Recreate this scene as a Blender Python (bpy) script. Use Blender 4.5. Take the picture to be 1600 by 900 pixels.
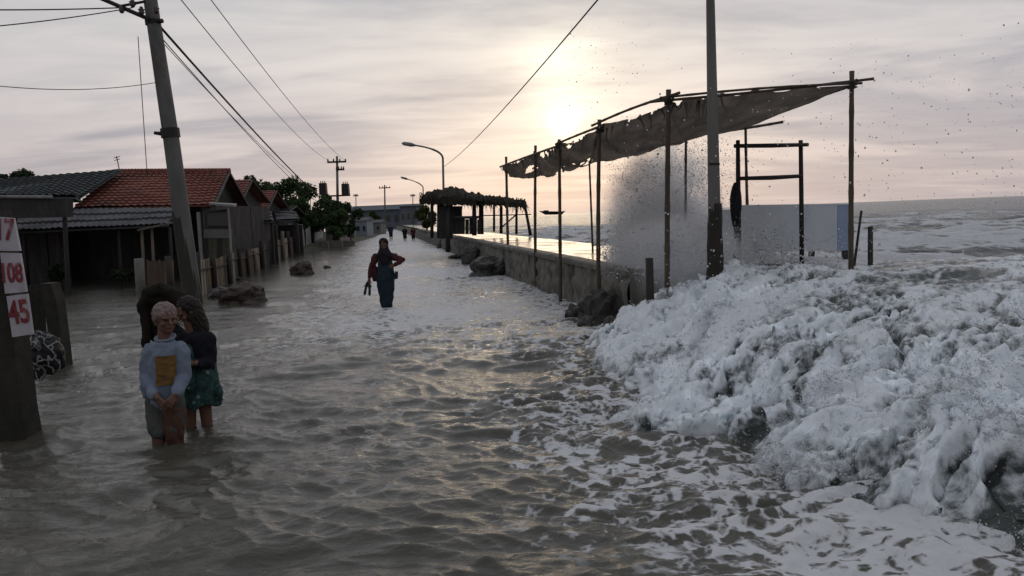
import bpy, bmesh, math, random
import numpy as np
from mathutils import Vector, Matrix, Euler

for o in list(bpy.data.objects):
    bpy.data.objects.remove(o)
S = bpy.context.scene
COL = S.collection
random.seed(7)
RNG = np.random.default_rng(11)

# ------------------------------------------------------------------ camera
W, H, FPX = 1600.0, 900.0, 1256.0
CAM_Z = 1.75
PITCH = math.atan(113.0 / FPX)
ROLL = math.radians(2.25)
FWD = Vector((0, math.cos(PITCH), -math.sin(PITCH)))
_u0 = Vector((0, math.sin(PITCH), math.cos(PITCH)))
_r0 = Vector((1, 0, 0))
RIGHT = _r0 * math.cos(ROLL) - _u0 * math.sin(ROLL)
UP = _u0 * math.cos(ROLL) + _r0 * math.sin(ROLL)
cam_data = bpy.data.cameras.new('camera')
cam = bpy.data.objects.new('camera', cam_data)
COL.objects.link(cam)
M3 = Matrix((RIGHT, UP, -FWD)).transposed()
cam.matrix_world = Matrix.Translation((0, 0, CAM_Z)) @ M3.to_4x4()
cam_data.sensor_width = 36.0
cam_data.lens = 36.0 * FPX / W
cam_data.clip_start = 0.05
cam_data.clip_end = 20000
S.camera = cam
S.render.resolution_x, S.render.resolution_y = 1024, 576

def ray(px, py):
    return (FWD * FPX + RIGHT * (px - W / 2) + UP * (H / 2 - py)).normalized()
SUN_DIR = ray(880, 190)
SUN_EL = math.asin(SUN_DIR.z)
SUN_AZ = math.atan2(SUN_DIR.x, SUN_DIR.y)

# ------------------------------------------------------------------ world
world = bpy.data.worlds.new('World')
S.world = world
world.use_nodes = True
nt = world.node_tree
nt.nodes.clear()
def WN(t, **k):
    n = nt.nodes.new(t)
    for a, v in k.items():
        setattr(n, a, v)
    return n
def _lk(tree, a, sock):
    if isinstance(a, (int, float)):
        sock.default_value = a
    elif isinstance(a, (tuple, list)):
        sock.default_value = a
    else:
        tree.links.new(a, sock)
def wmath(op, a, b=0.0, c=0.0, clamp=False):
    n = WN('ShaderNodeMath', operation=op, use_clamp=clamp)
    _lk(nt, a, n.inputs[0]); _lk(nt, b, n.inputs[1])
    if op in ('MULTIPLY_ADD', 'SMOOTH_MIN'):
        _lk(nt, c, n.inputs[2])
    return n.outputs[0]
def wmix(f, a, b, mode='MIX'):
    n = WN('ShaderNodeMix', data_type='RGBA', blend_type=mode)
    n.clamp_result = False
    _lk(nt, f, n.inputs[0]); _lk(nt, a, n.inputs[6]); _lk(nt, b, n.inputs[7])
    return n.outputs[2]
def wramp(f, stops):
    n = WN('ShaderNodeValToRGB')
    e = n.color_ramp.elements
    while len(e) < len(stops):
        e.new(0.5)
    for el, (p, c) in zip(e, stops):
        el.position = p
        el.color = (c, c, c, 1) if isinstance(c, (int, float)) else (*c, 1)
    _lk(nt, f, n.inputs[0])
    return n.outputs[0]
tc = WN('ShaderNodeTexCoord')
sep = WN('ShaderNodeSeparateXYZ')
nt.links.new(tc.outputs['Generated'], sep.inputs[0])
dx, dy, dz = sep.outputs
zpos = wmath('MAXIMUM', dz, 0.0)
zc = wmath('ADD', zpos, 0.10)
cmb = WN('ShaderNodeCombineXYZ')
nt.links.new(wmath('MULTIPLY', wmath('DIVIDE', dx, zc), 0.55), cmb.inputs[0])
nt.links.new(wmath('DIVIDE', dy, zc), cmb.inputs[1])
def wnoise(scale, detail, dist, seed, rough=0.55):
    n = WN('ShaderNodeTexNoise', noise_dimensions='3D')
    add = WN('ShaderNodeVectorMath', operation='ADD')
    nt.links.new(cmb.outputs[0], add.inputs[0])
    add.inputs[1].default_value = (seed * 3.7, seed * 1.3, seed)
    nt.links.new(add.outputs[0], n.inputs['Vector'])
    n.inputs['Scale'].default_value = scale
    n.inputs['Detail'].default_value = detail
    n.inputs['Roughness'].default_value = rough
    n.inputs['Distortion'].default_value = dist
    return n.outputs[0]
cl_big = wramp(wnoise(0.9, 6, 0.6, 2.0), [(0.43, 0.0), (0.57, 1.0)])
cl_fine = wramp(wnoise(2.6, 7, 0.7, 5.0), [(0.35, 0.0), (0.70, 1.0)])
cloud = wmath('ADD', wmath('MULTIPLY', cl_big, 0.62), wmath('MULTIPLY', cl_fine, 0.38))
# angle to the sun
dotn = WN('ShaderNodeVectorMath', operation='DOT_PRODUCT')
nt.links.new(tc.outputs['Generated'], dotn.inputs[0])
dotn.inputs[1].default_value = SUN_DIR
dsun = wmath('MAXIMUM', dotn.outputs['Value'], -1.0)
half = wmath('MULTIPLY_ADD', dsun, 0.5, 0.5)
veil = wramp(zpos, [(0.0, (0.565, 0.48, 0.465)), (0.06, (0.59, 0.52, 0.515)), (0.16, (0.615, 0.575, 0.575)),
                    (0.30, (0.58, 0.575, 0.575)), (0.55, (0.60, 0.605, 0.64)), (1.0, (0.70, 0.72, 0.78))])
dark = wramp(zpos, [(0.0, (0.44, 0.39, 0.40)), (0.10, (0.345, 0.335, 0.38)), (0.30, (0.325, 0.345, 0.405)), (1.0, (0.55, 0.57, 0.63))])
base = wmix(wmath('MULTIPLY', cloud, 1.0), veil, dark)
bright = wmath('MULTIPLY_ADD', wmath('POWER', half, 2.5), 0.40, 0.60)
base = wmix(1.0, base, bright, 'MULTIPLY')
dpos = wmath('MAXIMUM', dsun, 0.0)
clear = wmath('SUBTRACT', 1.0, wmath('MULTIPLY', cloud, 0.65))
def wglow(power, colour, through):
    g = wmath('POWER', dpos, power)
    if through:
        g = wmath('MULTIPLY', g, clear)
    return wmix(1.0, (*colour, 1), g, 'MULTIPLY')
add = lambda a, b: wmix(1.0, a, b, 'ADD')
glow = add(add(wglow(16.0, (0.05, 0.042, 0.022), True), wglow(60.0, (0.085, 0.078, 0.05), True)), wglow(350.0, (0.07, 0.065, 0.04), True))
glow = add(glow, wglow(4200.0, (0.36, 0.31, 0.17), False))
glow = add(glow, wglow(14000.0, (0.9, 0.82, 0.55), False))
# the second bright opening in the veil, above the sun
D2 = ray(882, 118)
dot2 = WN('ShaderNodeVectorMath', operation='DOT_PRODUCT')
nt.links.new(tc.outputs['Generated'], dot2.inputs[0])
dot2.inputs[1].default_value = D2
g2 = wmath('POWER', wmath('MAXIMUM', dot2.outputs['Value'], 0.0), 700.0)
glow = add(glow, wmix(1.0, (0.40, 0.38, 0.27, 1), wmath('MULTIPLY', g2, clear), 'MULTIPLY'))
painted = wmix(1.0, add(base, glow), (10.0, 10.0, 10.0, 1), 'MULTIPLY')
sky = WN('ShaderNodeTexSky', sky_type='NISHITA')
sky.sun_disc = False
sky.sun_elevation = SUN_EL
sky.sun_rotation = SUN_AZ
sky.dust_density = 2.0
skyc = wmix(0.96, sky.outputs[0], painted)
bg = WN('ShaderNodeBackground')
nt.links.new(skyc, bg.inputs[0])
bg.inputs[1].default_value = 0.10
wo = WN('ShaderNodeOutputWorld')
nt.links.new(bg.outputs[0], wo.inputs[0])

# ------------------------------------------------------------------ sun
sl = bpy.data.lights.new('sun', 'SUN')
sl.energy = 0.10
sl.angle = math.radians(20)
sl.color = (1.0, 0.78, 0.52)
sun = bpy.data.objects.new('sun', sl)
COL.objects.link(sun)
sun.rotation_euler = (-SUN_DIR).to_track_quat('-Z', 'Y').to_euler()
sun.location = (0, 0, 30)

S.view_settings.view_transform = 'Standard'
S.view_settings.look = 'None'
S.view_settings.exposure = 0.22
S.view_settings.gamma = 1.0
S.render.engine = 'CYCLES'
S.cycles.use_denoising = True
S.cycles.max_bounces = 7
S.cycles.volume_bounces = 6

# ------------------------------------------------------------------ helpers
def at(px, py, Y):
    r = ray(px, py)
    return Vector((0, 0, CAM_Z)) + r * (Y / r.y)
def on(px, py, z=0.0):
    r = ray(px, py)
    return Vector((0, 0, CAM_Z)) + r * ((z - CAM_Z) / r.z)
def proj(p):
    d = Vector(p) - Vector((0, 0, CAM_Z))
    k = FPX / d.dot(FWD)
    return W / 2 + d.dot(RIGHT) * k, H / 2 - d.dot(UP) * k

ROOTLOC = {}
def tag(o, label=None, cat=None, group=None, kind=None):
    if label: o['label'] = label
    if cat: o['category'] = cat
    if group: o['group'] = group
    if kind: o['kind'] = kind
    return o
def thing(name, label, cat, loc=(0, 0, 0), group=None):
    o = bpy.data.objects.new(name, None)
    o.empty_display_size = 0.2
    COL.objects.link(o)
    o.location = loc
    ROOTLOC[o] = Vector(loc)
    return tag(o, label, cat, group)
def copy_tree(o, loc, label=None, parent=None, rotz=0.0, scale=1.0):
    c = o.copy()
    COL.objects.link(c)
    if parent is None:
        c.location = loc
        c.rotation_euler = (0, 0, rotz)
        c.scale = (scale,) * 3
        if label: c['label'] = label
    else:
        c.parent = parent
    for ch in list(o.children):
        copy_tree(ch, None, parent=c)
    return c

class MB:
    """collects vertices and faces in world coordinates; build() links ONE object"""
    def __init__(s):
        s.v, s.f = [], []
    def add(s, vs, fs):
        n = len(s.v)
        s.v.extend(Vector(v) for v in vs)
        s.f.extend([i + n for i in f] for f in fs)
        return s
    def box(s, c, size, rot=None, top=(1, 1)):
        c = Vector(c); hx, hy, hz = [k / 2 for k in size]
        vs = []
        for z, t in ((-hz, (1, 1)), (hz, top)):
            for x, y in ((-1, -1), (1, -1), (1, 1), (-1, 1)):
                p = Vector((x * hx * t[0], y * hy * t[1], z))
                vs.append(c + (rot @ p if rot else p))
        return s.add(vs, [(3, 2, 1, 0), (4, 5, 6, 7), (0, 1, 5, 4), (1, 2, 6, 5), (2, 3, 7, 6), (3, 0, 4, 7)])
    def tube(s, pts, radii, n=8, caps=True, wob=0.0, squash=None):
        pts = [Vector(p) for p in pts]
        if not hasattr(radii, '__len__'): radii = [radii] * len(pts)
        d0 = (pts[1] - pts[0]).normalized()
        ref = Vector((0, 0, 1)) if abs(d0.z) < 0.9 else Vector((0, 1, 0))
        vs, fs = [], []
        a = (ref - d0 * ref.dot(d0)).normalized()
        for i, p in enumerate(pts):
            d = (pts[min(i + 1, len(pts) - 1)] - pts[max(i - 1, 0)]).normalized()
            a = (a - d * a.dot(d)).normalized()
            b = d.cross(a)
            for k in range(n):
                t = 2 * math.pi * k / n
                r = radii[i] * (1 + wob * random.uniform(-1, 1))
                q = squash if squash else 1.0
                vs.append(p + a * (math.cos(t) * r) + b * (math.sin(t) * r * q))
        for i in range(len(pts) - 1):
            for k in range(n):
                k2 = (k + 1) % n
                fs.append((i * n + k, i * n + k2, (i + 1) * n + k2, (i + 1) * n + k))
        if caps:
            fs.append(tuple(range(n - 1, -1, -1)))
            m = (len(pts) - 1) * n
            fs.append(tuple(m + k for k in range(n)))
        return s.add(vs, fs)
    def loft(s, rings, caps=True):
        n = len(rings[0]); vs, fs = [], []
        for r in rings: vs.extend(r)
        for i in range(len(rings) - 1):
            for k in range(n):
                k2 = (k + 1) % n
                fs.append((i * n + k, i * n + k2, (i + 1) * n + k2, (i + 1) * n + k))
        if caps:
            fs.append(tuple(range(n - 1, -1, -1)))
            m = (len(rings) - 1) * n
            fs.append(tuple(m + k for k in range(n)))
        return s.add(vs, fs)
    def blob(s, c, r, sub=2, amp=0.25, freq=1.2, seed=0.0, flat=1.0):
        bm = bmesh.new()
        bmesh.ops.create_icosphere(bm, subdivisions=sub, radius=1.0)
        from mathutils import noise
        c = Vector(c)
        rr = Vector(r) if hasattr(r, '__len__') else Vector((r, r, r))
        vs = []
        for v in bm.verts:
            d = v.co.normalized()
            k = 1 + amp * noise.fractal(d * freq + Vector((seed, seed * 0.7, 3.1)), 0.8, 2.0, 4)
            vs.append(c + Vector((d.x * rr.x * k, d.y * rr.y * k, d.z * rr.z * k * flat)))
        fs = [[v.index for v in f.verts] for f in bm.faces]
        bm.free()
        return s.add(vs, fs)
    def slab(s, quad, thick, down=Vector((0, 0, -1))):
        q = [Vector(p) for p in quad]
        vs = q + [p + down * thick for p in q]
        return s.add(vs, [(0, 1, 2, 3), (7, 6, 5, 4), (0, 4, 5, 1), (1, 5, 6, 2), (2, 6, 7, 3), (3, 7, 4, 0)])
    def mesh(s, name, off=Vector((0, 0, 0)), smooth=False):
        me = bpy.data.meshes.new(name)
        me.from_pydata([tuple(v - off) for v in s.v], [], s.f)
        me.update()
        if smooth:
            me.polygons.foreach_set('use_smooth', [True] * len(me.polygons))
        return me
    def build(s, name, mat, parent=None, smooth=False, label=None):
        off = Vector((0, 0, 0))
        if parent is not None:
            p = parent
            while p.parent: p = p.parent
            off = ROOTLOC.get(p, Vector((0, 0, 0)))
        me = s.mesh(name, off, smooth)
        o = bpy.data.objects.new(name, me)
        COL.objects.link(o)
        if mat: me.materials.append(mat)
        if parent is not None: o.parent = parent
        if label: o['label'] = label
        return o

def rotz(a): return Matrix.Rotation(a, 3, 'Z')

# ------------------------------------------------------------------ materials
class NT:
    def __init__(s, name):
        s.m = bpy.data.materials.new(name); s.m.use_nodes = True
        s.t = s.m.node_tree
        s.b = s.t.nodes['Principled BSDF']
        s.out = s.t.nodes['Material Output']
        s.co = s.t.nodes.new('ShaderNodeTexCoord').outputs['Object']
    def n(s, t, **k):
        n = s.t.nodes.new(t)
        for a, v in k.items(): setattr(n, a, v)
        return n
    def lk(s, a, sock): _lk(s.t, a, sock)
    def math(s, op, a, b=0.0, c=0.0, clamp=False):
        n = s.n('ShaderNodeMath', operation=op, use_clamp=clamp)
        s.lk(a, n.inputs[0]); s.lk(b, n.inputs[1]); s.lk(c, n.inputs[2])
        return n.outputs[0]
    def mapping(s, scale, src=None, rot=(0, 0, 0), loc=(0, 0, 0)):
        n = s.n('ShaderNodeMapping')
        s.lk(src or s.co, n.inputs[0])
        n.inputs['Scale'].default_value = scale
        n.inputs['Rotation'].default_value = rot
        n.inputs['Location'].default_value = loc
        return n.outputs[0]
    def noise(s, scale, detail=4, rough=0.55, dist=0.0, vec=None):
        n = s.n('ShaderNodeTexNoise')
        s.lk(vec or s.co, n.inputs['Vector'])
        n.inputs['Scale'].default_value = scale
        n.inputs['Detail'].default_value = detail
        n.inputs['Roughness'].default_value = rough
        n.inputs['Distortion'].default_value = dist
        return n
    def voro(s, scale, vec=None, feature='F1', smooth=None, rand=1.0):
        n = s.n('ShaderNodeTexVoronoi', feature=feature)
        s.lk(vec or s.co, n.inputs['Vector'])
        n.inputs['Scale'].default_value = scale
        n.inputs['Randomness'].default_value = rand
        if smooth is not None: n.inputs['Smoothness'].default_value = smooth
        return n.outputs[0]
    def ramp(s, f, stops):
        n = s.n('ShaderNodeValToRGB')
        e = n.color_ramp.elements
        while len(e) < len(stops): e.new(0.5)
        for el, (p, c) in zip(e, stops):
            el.position = p
            el.color = (c, c, c, 1) if isinstance(c, (int, float)) else (*c, 1)
        s.lk(f, n.inputs[0])
        return n.outputs[0]
    def mix(s, f, a, b, mode='MIX'):
        n = s.n('ShaderNodeMix', data_type='RGBA', blend_type=mode)
        a = (*a, 1) if isinstance(a, tuple) and len(a) == 3 else a
        b = (*b, 1) if isinstance(b, tuple) and len(b) == 3 else b
        s.lk(f, n.inputs[0]); s.lk(a, n.inputs[6]); s.lk(b, n.inputs[7])
        return n.outputs[2]
    def smooth(s, x, lo, hi, a=0.0, b=1.0):
        n = s.n('ShaderNodeMapRange', interpolation_type='SMOOTHSTEP')
        s.lk(x, n.inputs[0]); s.lk(lo, n.inputs[1]); s.lk(hi, n.inputs[2])
        n.inputs[3].default_value = a; n.inputs[4].default_value = b
        return n.outputs[0]
    def bump(s, h, strength=0.4, dist=0.02, normal=None):
        n = s.n('ShaderNodeBump')
        n.inputs['Strength'].default_value = strength
        n.inputs['Distance'].default_value = dist
        s.lk(h, n.inputs['Height'])
        if normal is not None: s.lk(normal, n.inputs['Normal'])
        return n.outputs[0]
    def attr(s, name):
        return s.n('ShaderNodeAttribute', attribute_name=name).outputs['Fac']
    def set(s, col=None, rough=None, normal=None, **k):
        if col is not None: s.lk((*col, 1) if isinstance(col, tuple) and len(col) == 3 else col, s.b.inputs['Base Color'])
        if rough is not None: s.lk(rough, s.b.inputs['Roughness'])
        if normal is not None: s.lk(normal, s.b.inputs['Normal'])
        for a, v in k.items(): s.lk(v, s.b.inputs[a.replace('_', ' ')])
        return s.m

def pm(name, c1, c2=None, scale=3.0, rough=0.8, bump=0.3, bscale=None, dist=0.01, stretch=(1, 1, 1), spec=0.3, c3=None, metal=0.0, detail=5):
    """plain weathered surface: two or three tones by noise, fine relief"""
    N = NT(name)
    vec = N.mapping(stretch)
    c2 = c2 or tuple(k * 0.6 for k in c1)
    f = N.noise(scale, detail, 0.6, 0.3, vec).outputs[0]
    f = N.ramp(f, [(0.32, 0.0), (0.68, 1.0)])
    col = N.mix(f, c1, c2)
    if c3:
        g = N.noise(scale * 0.37 + 0.2, 6, 0.7, 0.6, vec).outputs[0]
        col = N.mix(N.ramp(g, [(0.52, 0.0), (0.66, 1.0)]), col, c3)
    hb = N.noise(bscale or scale * 6, 5, 0.65, 0.0, vec).outputs[0]
    r = N.math('MULTIPLY_ADD', f, 0.15, rough - 0.08, clamp=True)
    return N.set(col, r, N.bump(hb, bump, dist), Specular_IOR_Level=spec, Metallic=metal)

# ------------------------------------------------------------------ numpy noise
def _hash(ix, iy, seed):
    h = (ix.astype(np.int64) * 374761393 + iy.astype(np.int64) * 668265263 + seed * 982451653) & 0xFFFFFFFF
    h = ((h ^ (h >> 13)) * 1274126177) & 0xFFFFFFFF
    h = ((h ^ (h >> 16)) * 2246822519) & 0xFFFFFFFF
    return h ^ (h >> 15)
def perlin(x, y, seed=0):
    x0 = np.floor(x); y0 = np.floor(y)
    fx = x - x0; fy = y - y0
    u = fx * fx * fx * (fx * (fx * 6 - 15) + 10)
    v = fy * fy * fy * (fy * (fy * 6 - 15) + 10)
    def g(ox, oy):
        a = _hash(x0 + ox, y0 + oy, seed).astype(np.float64) * (2 * math.pi / 4294967296.0)
        return np.cos(a) * (fx - ox) + np.sin(a) * (fy - oy)
    a = g(0, 0) * (1 - u) + g(1, 0) * u
    b = g(0, 1) * (1 - u) + g(1, 1) * u
    return (a * (1 - v) + b * v) * 1.5
def fbm(x, y, seed=0, octv=4, lac=2.03, gain=0.5):
    t = np.zeros_like(x); a = 1.0
    for i in range(octv):
        t += a * perlin(x, y, seed + i * 17)
        x = x * lac + 3.1; y = y * lac - 1.7; a *= gain
    return t
def billow(x, y, seed=0, octv=4, lac=2.1, gain=0.5):
    t = np.zeros_like(x); a = 1.0
    for i in range(octv):
        t += a * (np.abs(perlin(x, y, seed + i * 23)) * 2 - 0.6)
        c, s_ = math.cos(0.6), math.sin(0.6)
        x, y = (x * c - y * s_) * lac + 5.2, (x * s_ + y * c) * lac - 2.9
        a *= gain
    return t
def sstep(lo, hi, x):
    t = np.clip((x - lo) / (hi - lo), 0, 1)
    return t * t * (3 - 2 * t)
def grid_object(name, X, Y, Z, mat, attrs=None, keep=None):
    r, c = X.shape
    idx = np.arange(r * c).reshape(r, c)
    q = np.stack([idx[:-1, :-1], idx[:-1, 1:], idx[1:, 1:], idx[1:, :-1]], -1).reshape(-1, 4)
    if keep is not None:
        kv = keep.reshape(-1)
        q = q[kv[q].any(1)]
    used = np.zeros(r * c, bool); used[q.reshape(-1)] = True
    remap = np.cumsum(used) - 1
    q = remap[q]
    co = np.stack([X, Y, Z], -1).reshape(-1, 3)[used]
    me = bpy.data.meshes.new(name)
    me.vertices.add(len(co)); me.vertices.foreach_set('co', co.astype(np.float32).reshape(-1))
    me.loops.add(len(q) * 4); me.loops.foreach_set('vertex_index', q.astype(np.int32).reshape(-1))
    me.polygons.add(len(q))
    me.polygons.foreach_set('loop_start', np.arange(0, len(q) * 4, 4, dtype=np.int32))
    me.update(calc_edges=True)
    me.validate()
    me.polygons.foreach_set('use_smooth', np.ones(len(me.polygons), bool))
    for k, a in (attrs or {}).items():
        at_ = me.attributes.new(k, 'FLOAT', 'POINT')
        at_.data.foreach_set('value', a.reshape(-1)[used].astype(np.float32))
    me.materials.append(mat)
    o = bpy.data.objects.new(name, me)
    COL.objects.link(o)
    return o
def polar(a0, a1, nc, r0, r1, nr, p=1.0):
    """grid in plan, finer near the origin: angles from +y, radii spaced evenly in 1/r"""
    a = np.radians(np.linspace(a0, a1, nc))
    k = np.linspace(1.0 / r0 ** p, 1.0 / r1 ** p, nr)
    r = (1.0 / k) ** (1.0 / p)
    R, A = np.meshgrid(r, a, indexing='ij')
    dr = np.abs(np.gradient(r))[:, None] * np.ones_like(A)
    return R * np.sin(A), R * np.cos(A), dr

# ================================================================== the wave front, in plan
FRONT = [on(*p) for p in ((1030, 455), (985, 512), (905, 548), (955, 600), (912, 655), (1000, 690), (1130, 702), (1230, 790), (1380, 868), (1540, 880), (1760, 900))]
FRONT = [Vector((2.6 - 484 * 0.17, 500.0, 0)), Vector((2.6, 16.0, 0))] + FRONT + [Vector((5.0, 2.0, 0)), Vector((60, -20, 0))]
FP = np.array([(p.x, p.y) for p in FRONT])
def front_dist(X, Y):
    """signed distance from the foot of the breaking wave; positive inside the wave"""
    best = np.full(X.shape, 1e9)
    for a, b in zip(FP[:-1], FP[1:]):
        d = b - a; L2 = d @ d
        t = np.clip(((X - a[0]) * d[0] + (Y - a[1]) * d[1]) / L2, 0, 1)
        best = np.minimum(best, np.hypot(X - (a[0] + t * d[0]), Y - (a[1] + t * d[1])))
    poly = np.vstack([FP, [(900.0, 0.0), (900.0, 500.0)]])
    inside = np.zeros(X.shape, bool)
    for a, b in zip(poly, np.roll(poly, -1, 0)):
        if a[1] == b[1]: continue
        hit = ((a[1] > Y) != (b[1] > Y)) & (X < (b[0] - a[0]) * (Y - a[1]) / (b[1] - a[1]) + a[0])
        inside ^= hit
    return np.where(inside, best, -best)

# seawall: front face line (towards the road) and the direction along the coast
WALL_A = on(985, 512)
WALL_B = on(800, 434)
WDIR = Vector((WALL_B.x - WALL_A.x, WALL_B.y - WALL_A.y, 0)).normalized()
WPERP = Vector((WDIR.y, -WDIR.x, 0))
if WPERP.x < 0: WPERP = -WPERP
SEA_Z = 0.42
DECK_Z = 0.86

# ------------------------------------------------------------------ water materials
def water_mat(name, body, body2, bump_scale, bump_str, bump_dist, rough=0.07, foam_scale=3.0, foamcol=(0.74, 0.75, 0.77), haze=False):
    N = NT(name)
    foam = N.attr('foam')
    warp = N.noise(1.7, 4, 0.6).outputs['Color']
    vm = N.n('ShaderNodeVectorMath', operation='MULTIPLY_ADD')
    N.lk(warp, vm.inputs[0]); vm.inputs[1].default_value = (0.55, 0.55, 0.0); N.lk(N.co, vm.inputs[2])
    wv = N.mapping((1, 1.25, 1), vm.outputs[0], (0, 0, 0.5))
    d1 = N.voro(foam_scale, wv, 'SMOOTH_F1', 0.35)
    d2 = N.voro(foam_scale * 2.7, wv, 'SMOOTH_F1', 0.35)
    n1 = N.noise(foam_scale * 1.4, 6, 0.65, 0.4, wv).outputs[0]
    n2 = N.noise(foam_scale * 7, 4, 0.6).outputs[0]
    pat = N.math('MULTIPLY_ADD', d1, 0.80, N.math('MULTIPLY_ADD', d2, 0.50, N.math('MULTIPLY_ADD', n1, 0.26, N.math('MULTIPLY', n2, 0.22))))
    # pat is about 0.3 .. 1.1 ; foam lies where it exceeds a threshold set by the local amount
    thr = N.n('ShaderNodeMapRange'); N.lk(foam, thr.inputs[0])
    thr.inputs[3].default_value = 1.12; thr.inputs[4].default_value = 0.30
    t = thr.outputs[0]
    df = N.math('SUBTRACT', pat, t)
    lace = N.math('MULTIPLY_ADD', N.noise(foam_scale * 5, 5, 0.7, 1.2, wv).outputs[0], 0.55, N.math('SUBTRACT', df, 0.30))
    mask = N.math('MULTIPLY_ADD', N.smooth(df, -0.10, 0.20), 0.62, N.math('MULTIPLY', N.smooth(lace, -0.06, 0.12), 0.38))
    mask = N.math('MULTIPLY', mask, N.smooth(foam, 0.02, 0.15, 0.0, 0.88))
    f = N.noise(0.35, 4, 0.6, 0.5).outputs[0]
    body_c = N.mix(N.ramp(f, [(0.35, 0.0), (0.65, 1.0)]), body, body2)
    fc = N.mix(N.noise(9, 5, 0.6).outputs[0], foamcol, tuple(k * 0.78 for k in foamcol))
    col = N.mix(mask, body_c, fc)
    h1 = N.noise(bump_scale, 6, 0.6, 0.6, N.mapping((1, 1.6, 1))).outputs[0]
    h2 = N.noise(bump_scale * 5.5, 4, 0.6, 0.3).outputs[0]
    hh = N.math('MULTIPLY_ADD', h2, 0.22, h1)
    hh = N.math('MULTIPLY_ADD', mask, 0.25, hh)
    nrm = N.bump(hh, bump_str, bump_dist)
    r = N.math('MULTIPLY_ADD', mask, 0.6, rough, clamp=True)
    return N.set(col, r, nrm, IOR=1.36, Specular_IOR_Level=0.5)
M_FLOOD = water_mat('flood water', (0.078, 0.073, 0.058), (0.056, 0.054, 0.043), 9.0, 0.7, 0.018, 0.03, 7.0)
M_SEA = water_mat('sea water', (0.055, 0.066, 0.064), (0.042, 0.05, 0.05), 1.6, 0.9, 0.25, 0.24, 1.1)

def foam_mat():
    N = NT('churned foam')
    foam = N.attr('foam')
    st = N.mapping((0.65, 1.7, 1), N.mapping((1, 1, 1), None, (0, 0, -0.9)))
    n1 = N.noise(3.2, 9, 0.70, 0.9, st).outputs[0]
    n2 = N.noise(26, 6, 0.65, 0.4).outputs[0]
    v = N.voro(7, N.mapping((1, 1, 1), N.noise(2.0, 3).outputs['Color']), 'SMOOTH_F1', 0.3)
    v2 = N.voro(13, None, 'SMOOTH_F1', 0.4)
    pat = N.math('MULTIPLY_ADD', n1, 0.95, N.math('MULTIPLY_ADD', n2, 0.25, N.math('MULTIPLY', v2, 0.25)))
    thr = N.n('ShaderNodeMapRange'); N.lk(foam, thr.inputs[0])
    thr.inputs[3].default_value = 1.02; thr.inputs[4].default_value = 0.34
    mask = N.smooth(N.math('SUBTRACT', pat, thr.outputs[0]), -0.20, 0.16)
    body = (0.055, 0.064, 0.060)
    fc = N.mix(N.ramp(n1, [(0.35, 0.0), (0.65, 1.0)]), (0.74, 0.79, 0.83), (0.88, 0.91, 0.94))
    col = N.mix(mask, body, fc)
    h = N.math('MULTIPLY_ADD', n2, 0.6, N.math('MULTIPLY', n1, 1.2))
    r = N.math('MULTIPLY_ADD', mask, 0.35, 0.12, clamp=True)
    nrm = N.bump(h, 0.6, 0.035)
    N.set(col, r, nrm, IOR=1.333, Subsurface_Weight=N.math('MULTIPLY', mask, 0.75), Subsurface_Scale=0.10)
    N.b.subsurface_method = 'BURLEY'
    N.b.inputs['Subsurface Radius'].default_value = (0.8, 0.95, 1.0)
    tr = N.n('ShaderNodeBsdfTranslucent')
    N.lk(col, tr.inputs['Color']); N.lk(nrm, tr.inputs['Normal'])
    mx = N.n('ShaderNodeMixShader')
    N.lk(N.math('MULTIPLY', mask, 0.15), mx.inputs[0])
    N.lk(N.b.outputs[0], mx.inputs[1]); N.lk(tr.outputs[0], mx.inputs[2])
    N.lk(mx.outputs[0], N.out.inputs[0])
    return N.m
M_FOAM = foam_mat()
def drop_mat():
    N = NT('spray drops')
    N.set((0.82, 0.83, 0.85), 0.35, IOR=1.333)
    tr = N.n('ShaderNodeBsdfTranslucent'); tr.inputs[0].default_value = (0.82, 0.83, 0.85, 1)
    mx = N.n('ShaderNodeMixShader'); mx.inputs[0].default_value = 0.5
    N.lk(N.b.outputs[0], mx.inputs[1]); N.lk(tr.outputs[0], mx.inputs[2]); N.lk(mx.outputs[0], N.out.inputs[0])
    return N.m
M_DROP = drop_mat()

# ------------------------------------------------------------------ flood water on the road
X, Y, DR = polar(-37, 42, 820, 2.2, 300, 640, 0.75)
def band(amp, wl, ang, seed, dr):
    c, s_ = math.cos(ang), math.sin(ang)
    u = (X * c + Y * s_) / wl; v = (-X * s_ + Y * c) / (wl * 2.2)
    fade = sstep(0.6, 0.22, dr / wl)
    n = perlin(u, v, seed)
    return amp * fade * (1 - 2.0 * np.abs(n))        # sharp crests
wx = X + 0.35 * perlin(X * 0.6, Y * 0.6, 91); wy = Y + 0.35 * perlin(X * 0.6, Y * 0.6, 92)
X0, Y0 = X, Y
X, Y = wx, wy
Z = (band(0.022, 2.3, 1.25, 1, DR) + band(0.025, 1.15, 1.75, 2, DR) + band(0.026, 0.60, 1.35, 3, DR)
     + band(0.023, 0.36, 1.9, 4, DR) + band(0.015, 0.20, 1.1, 5, DR) + band(0.007, 0.11, 1.6, 6, DR))
X, Y = X0, Y0
sd = front_dist(X, Y)
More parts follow.
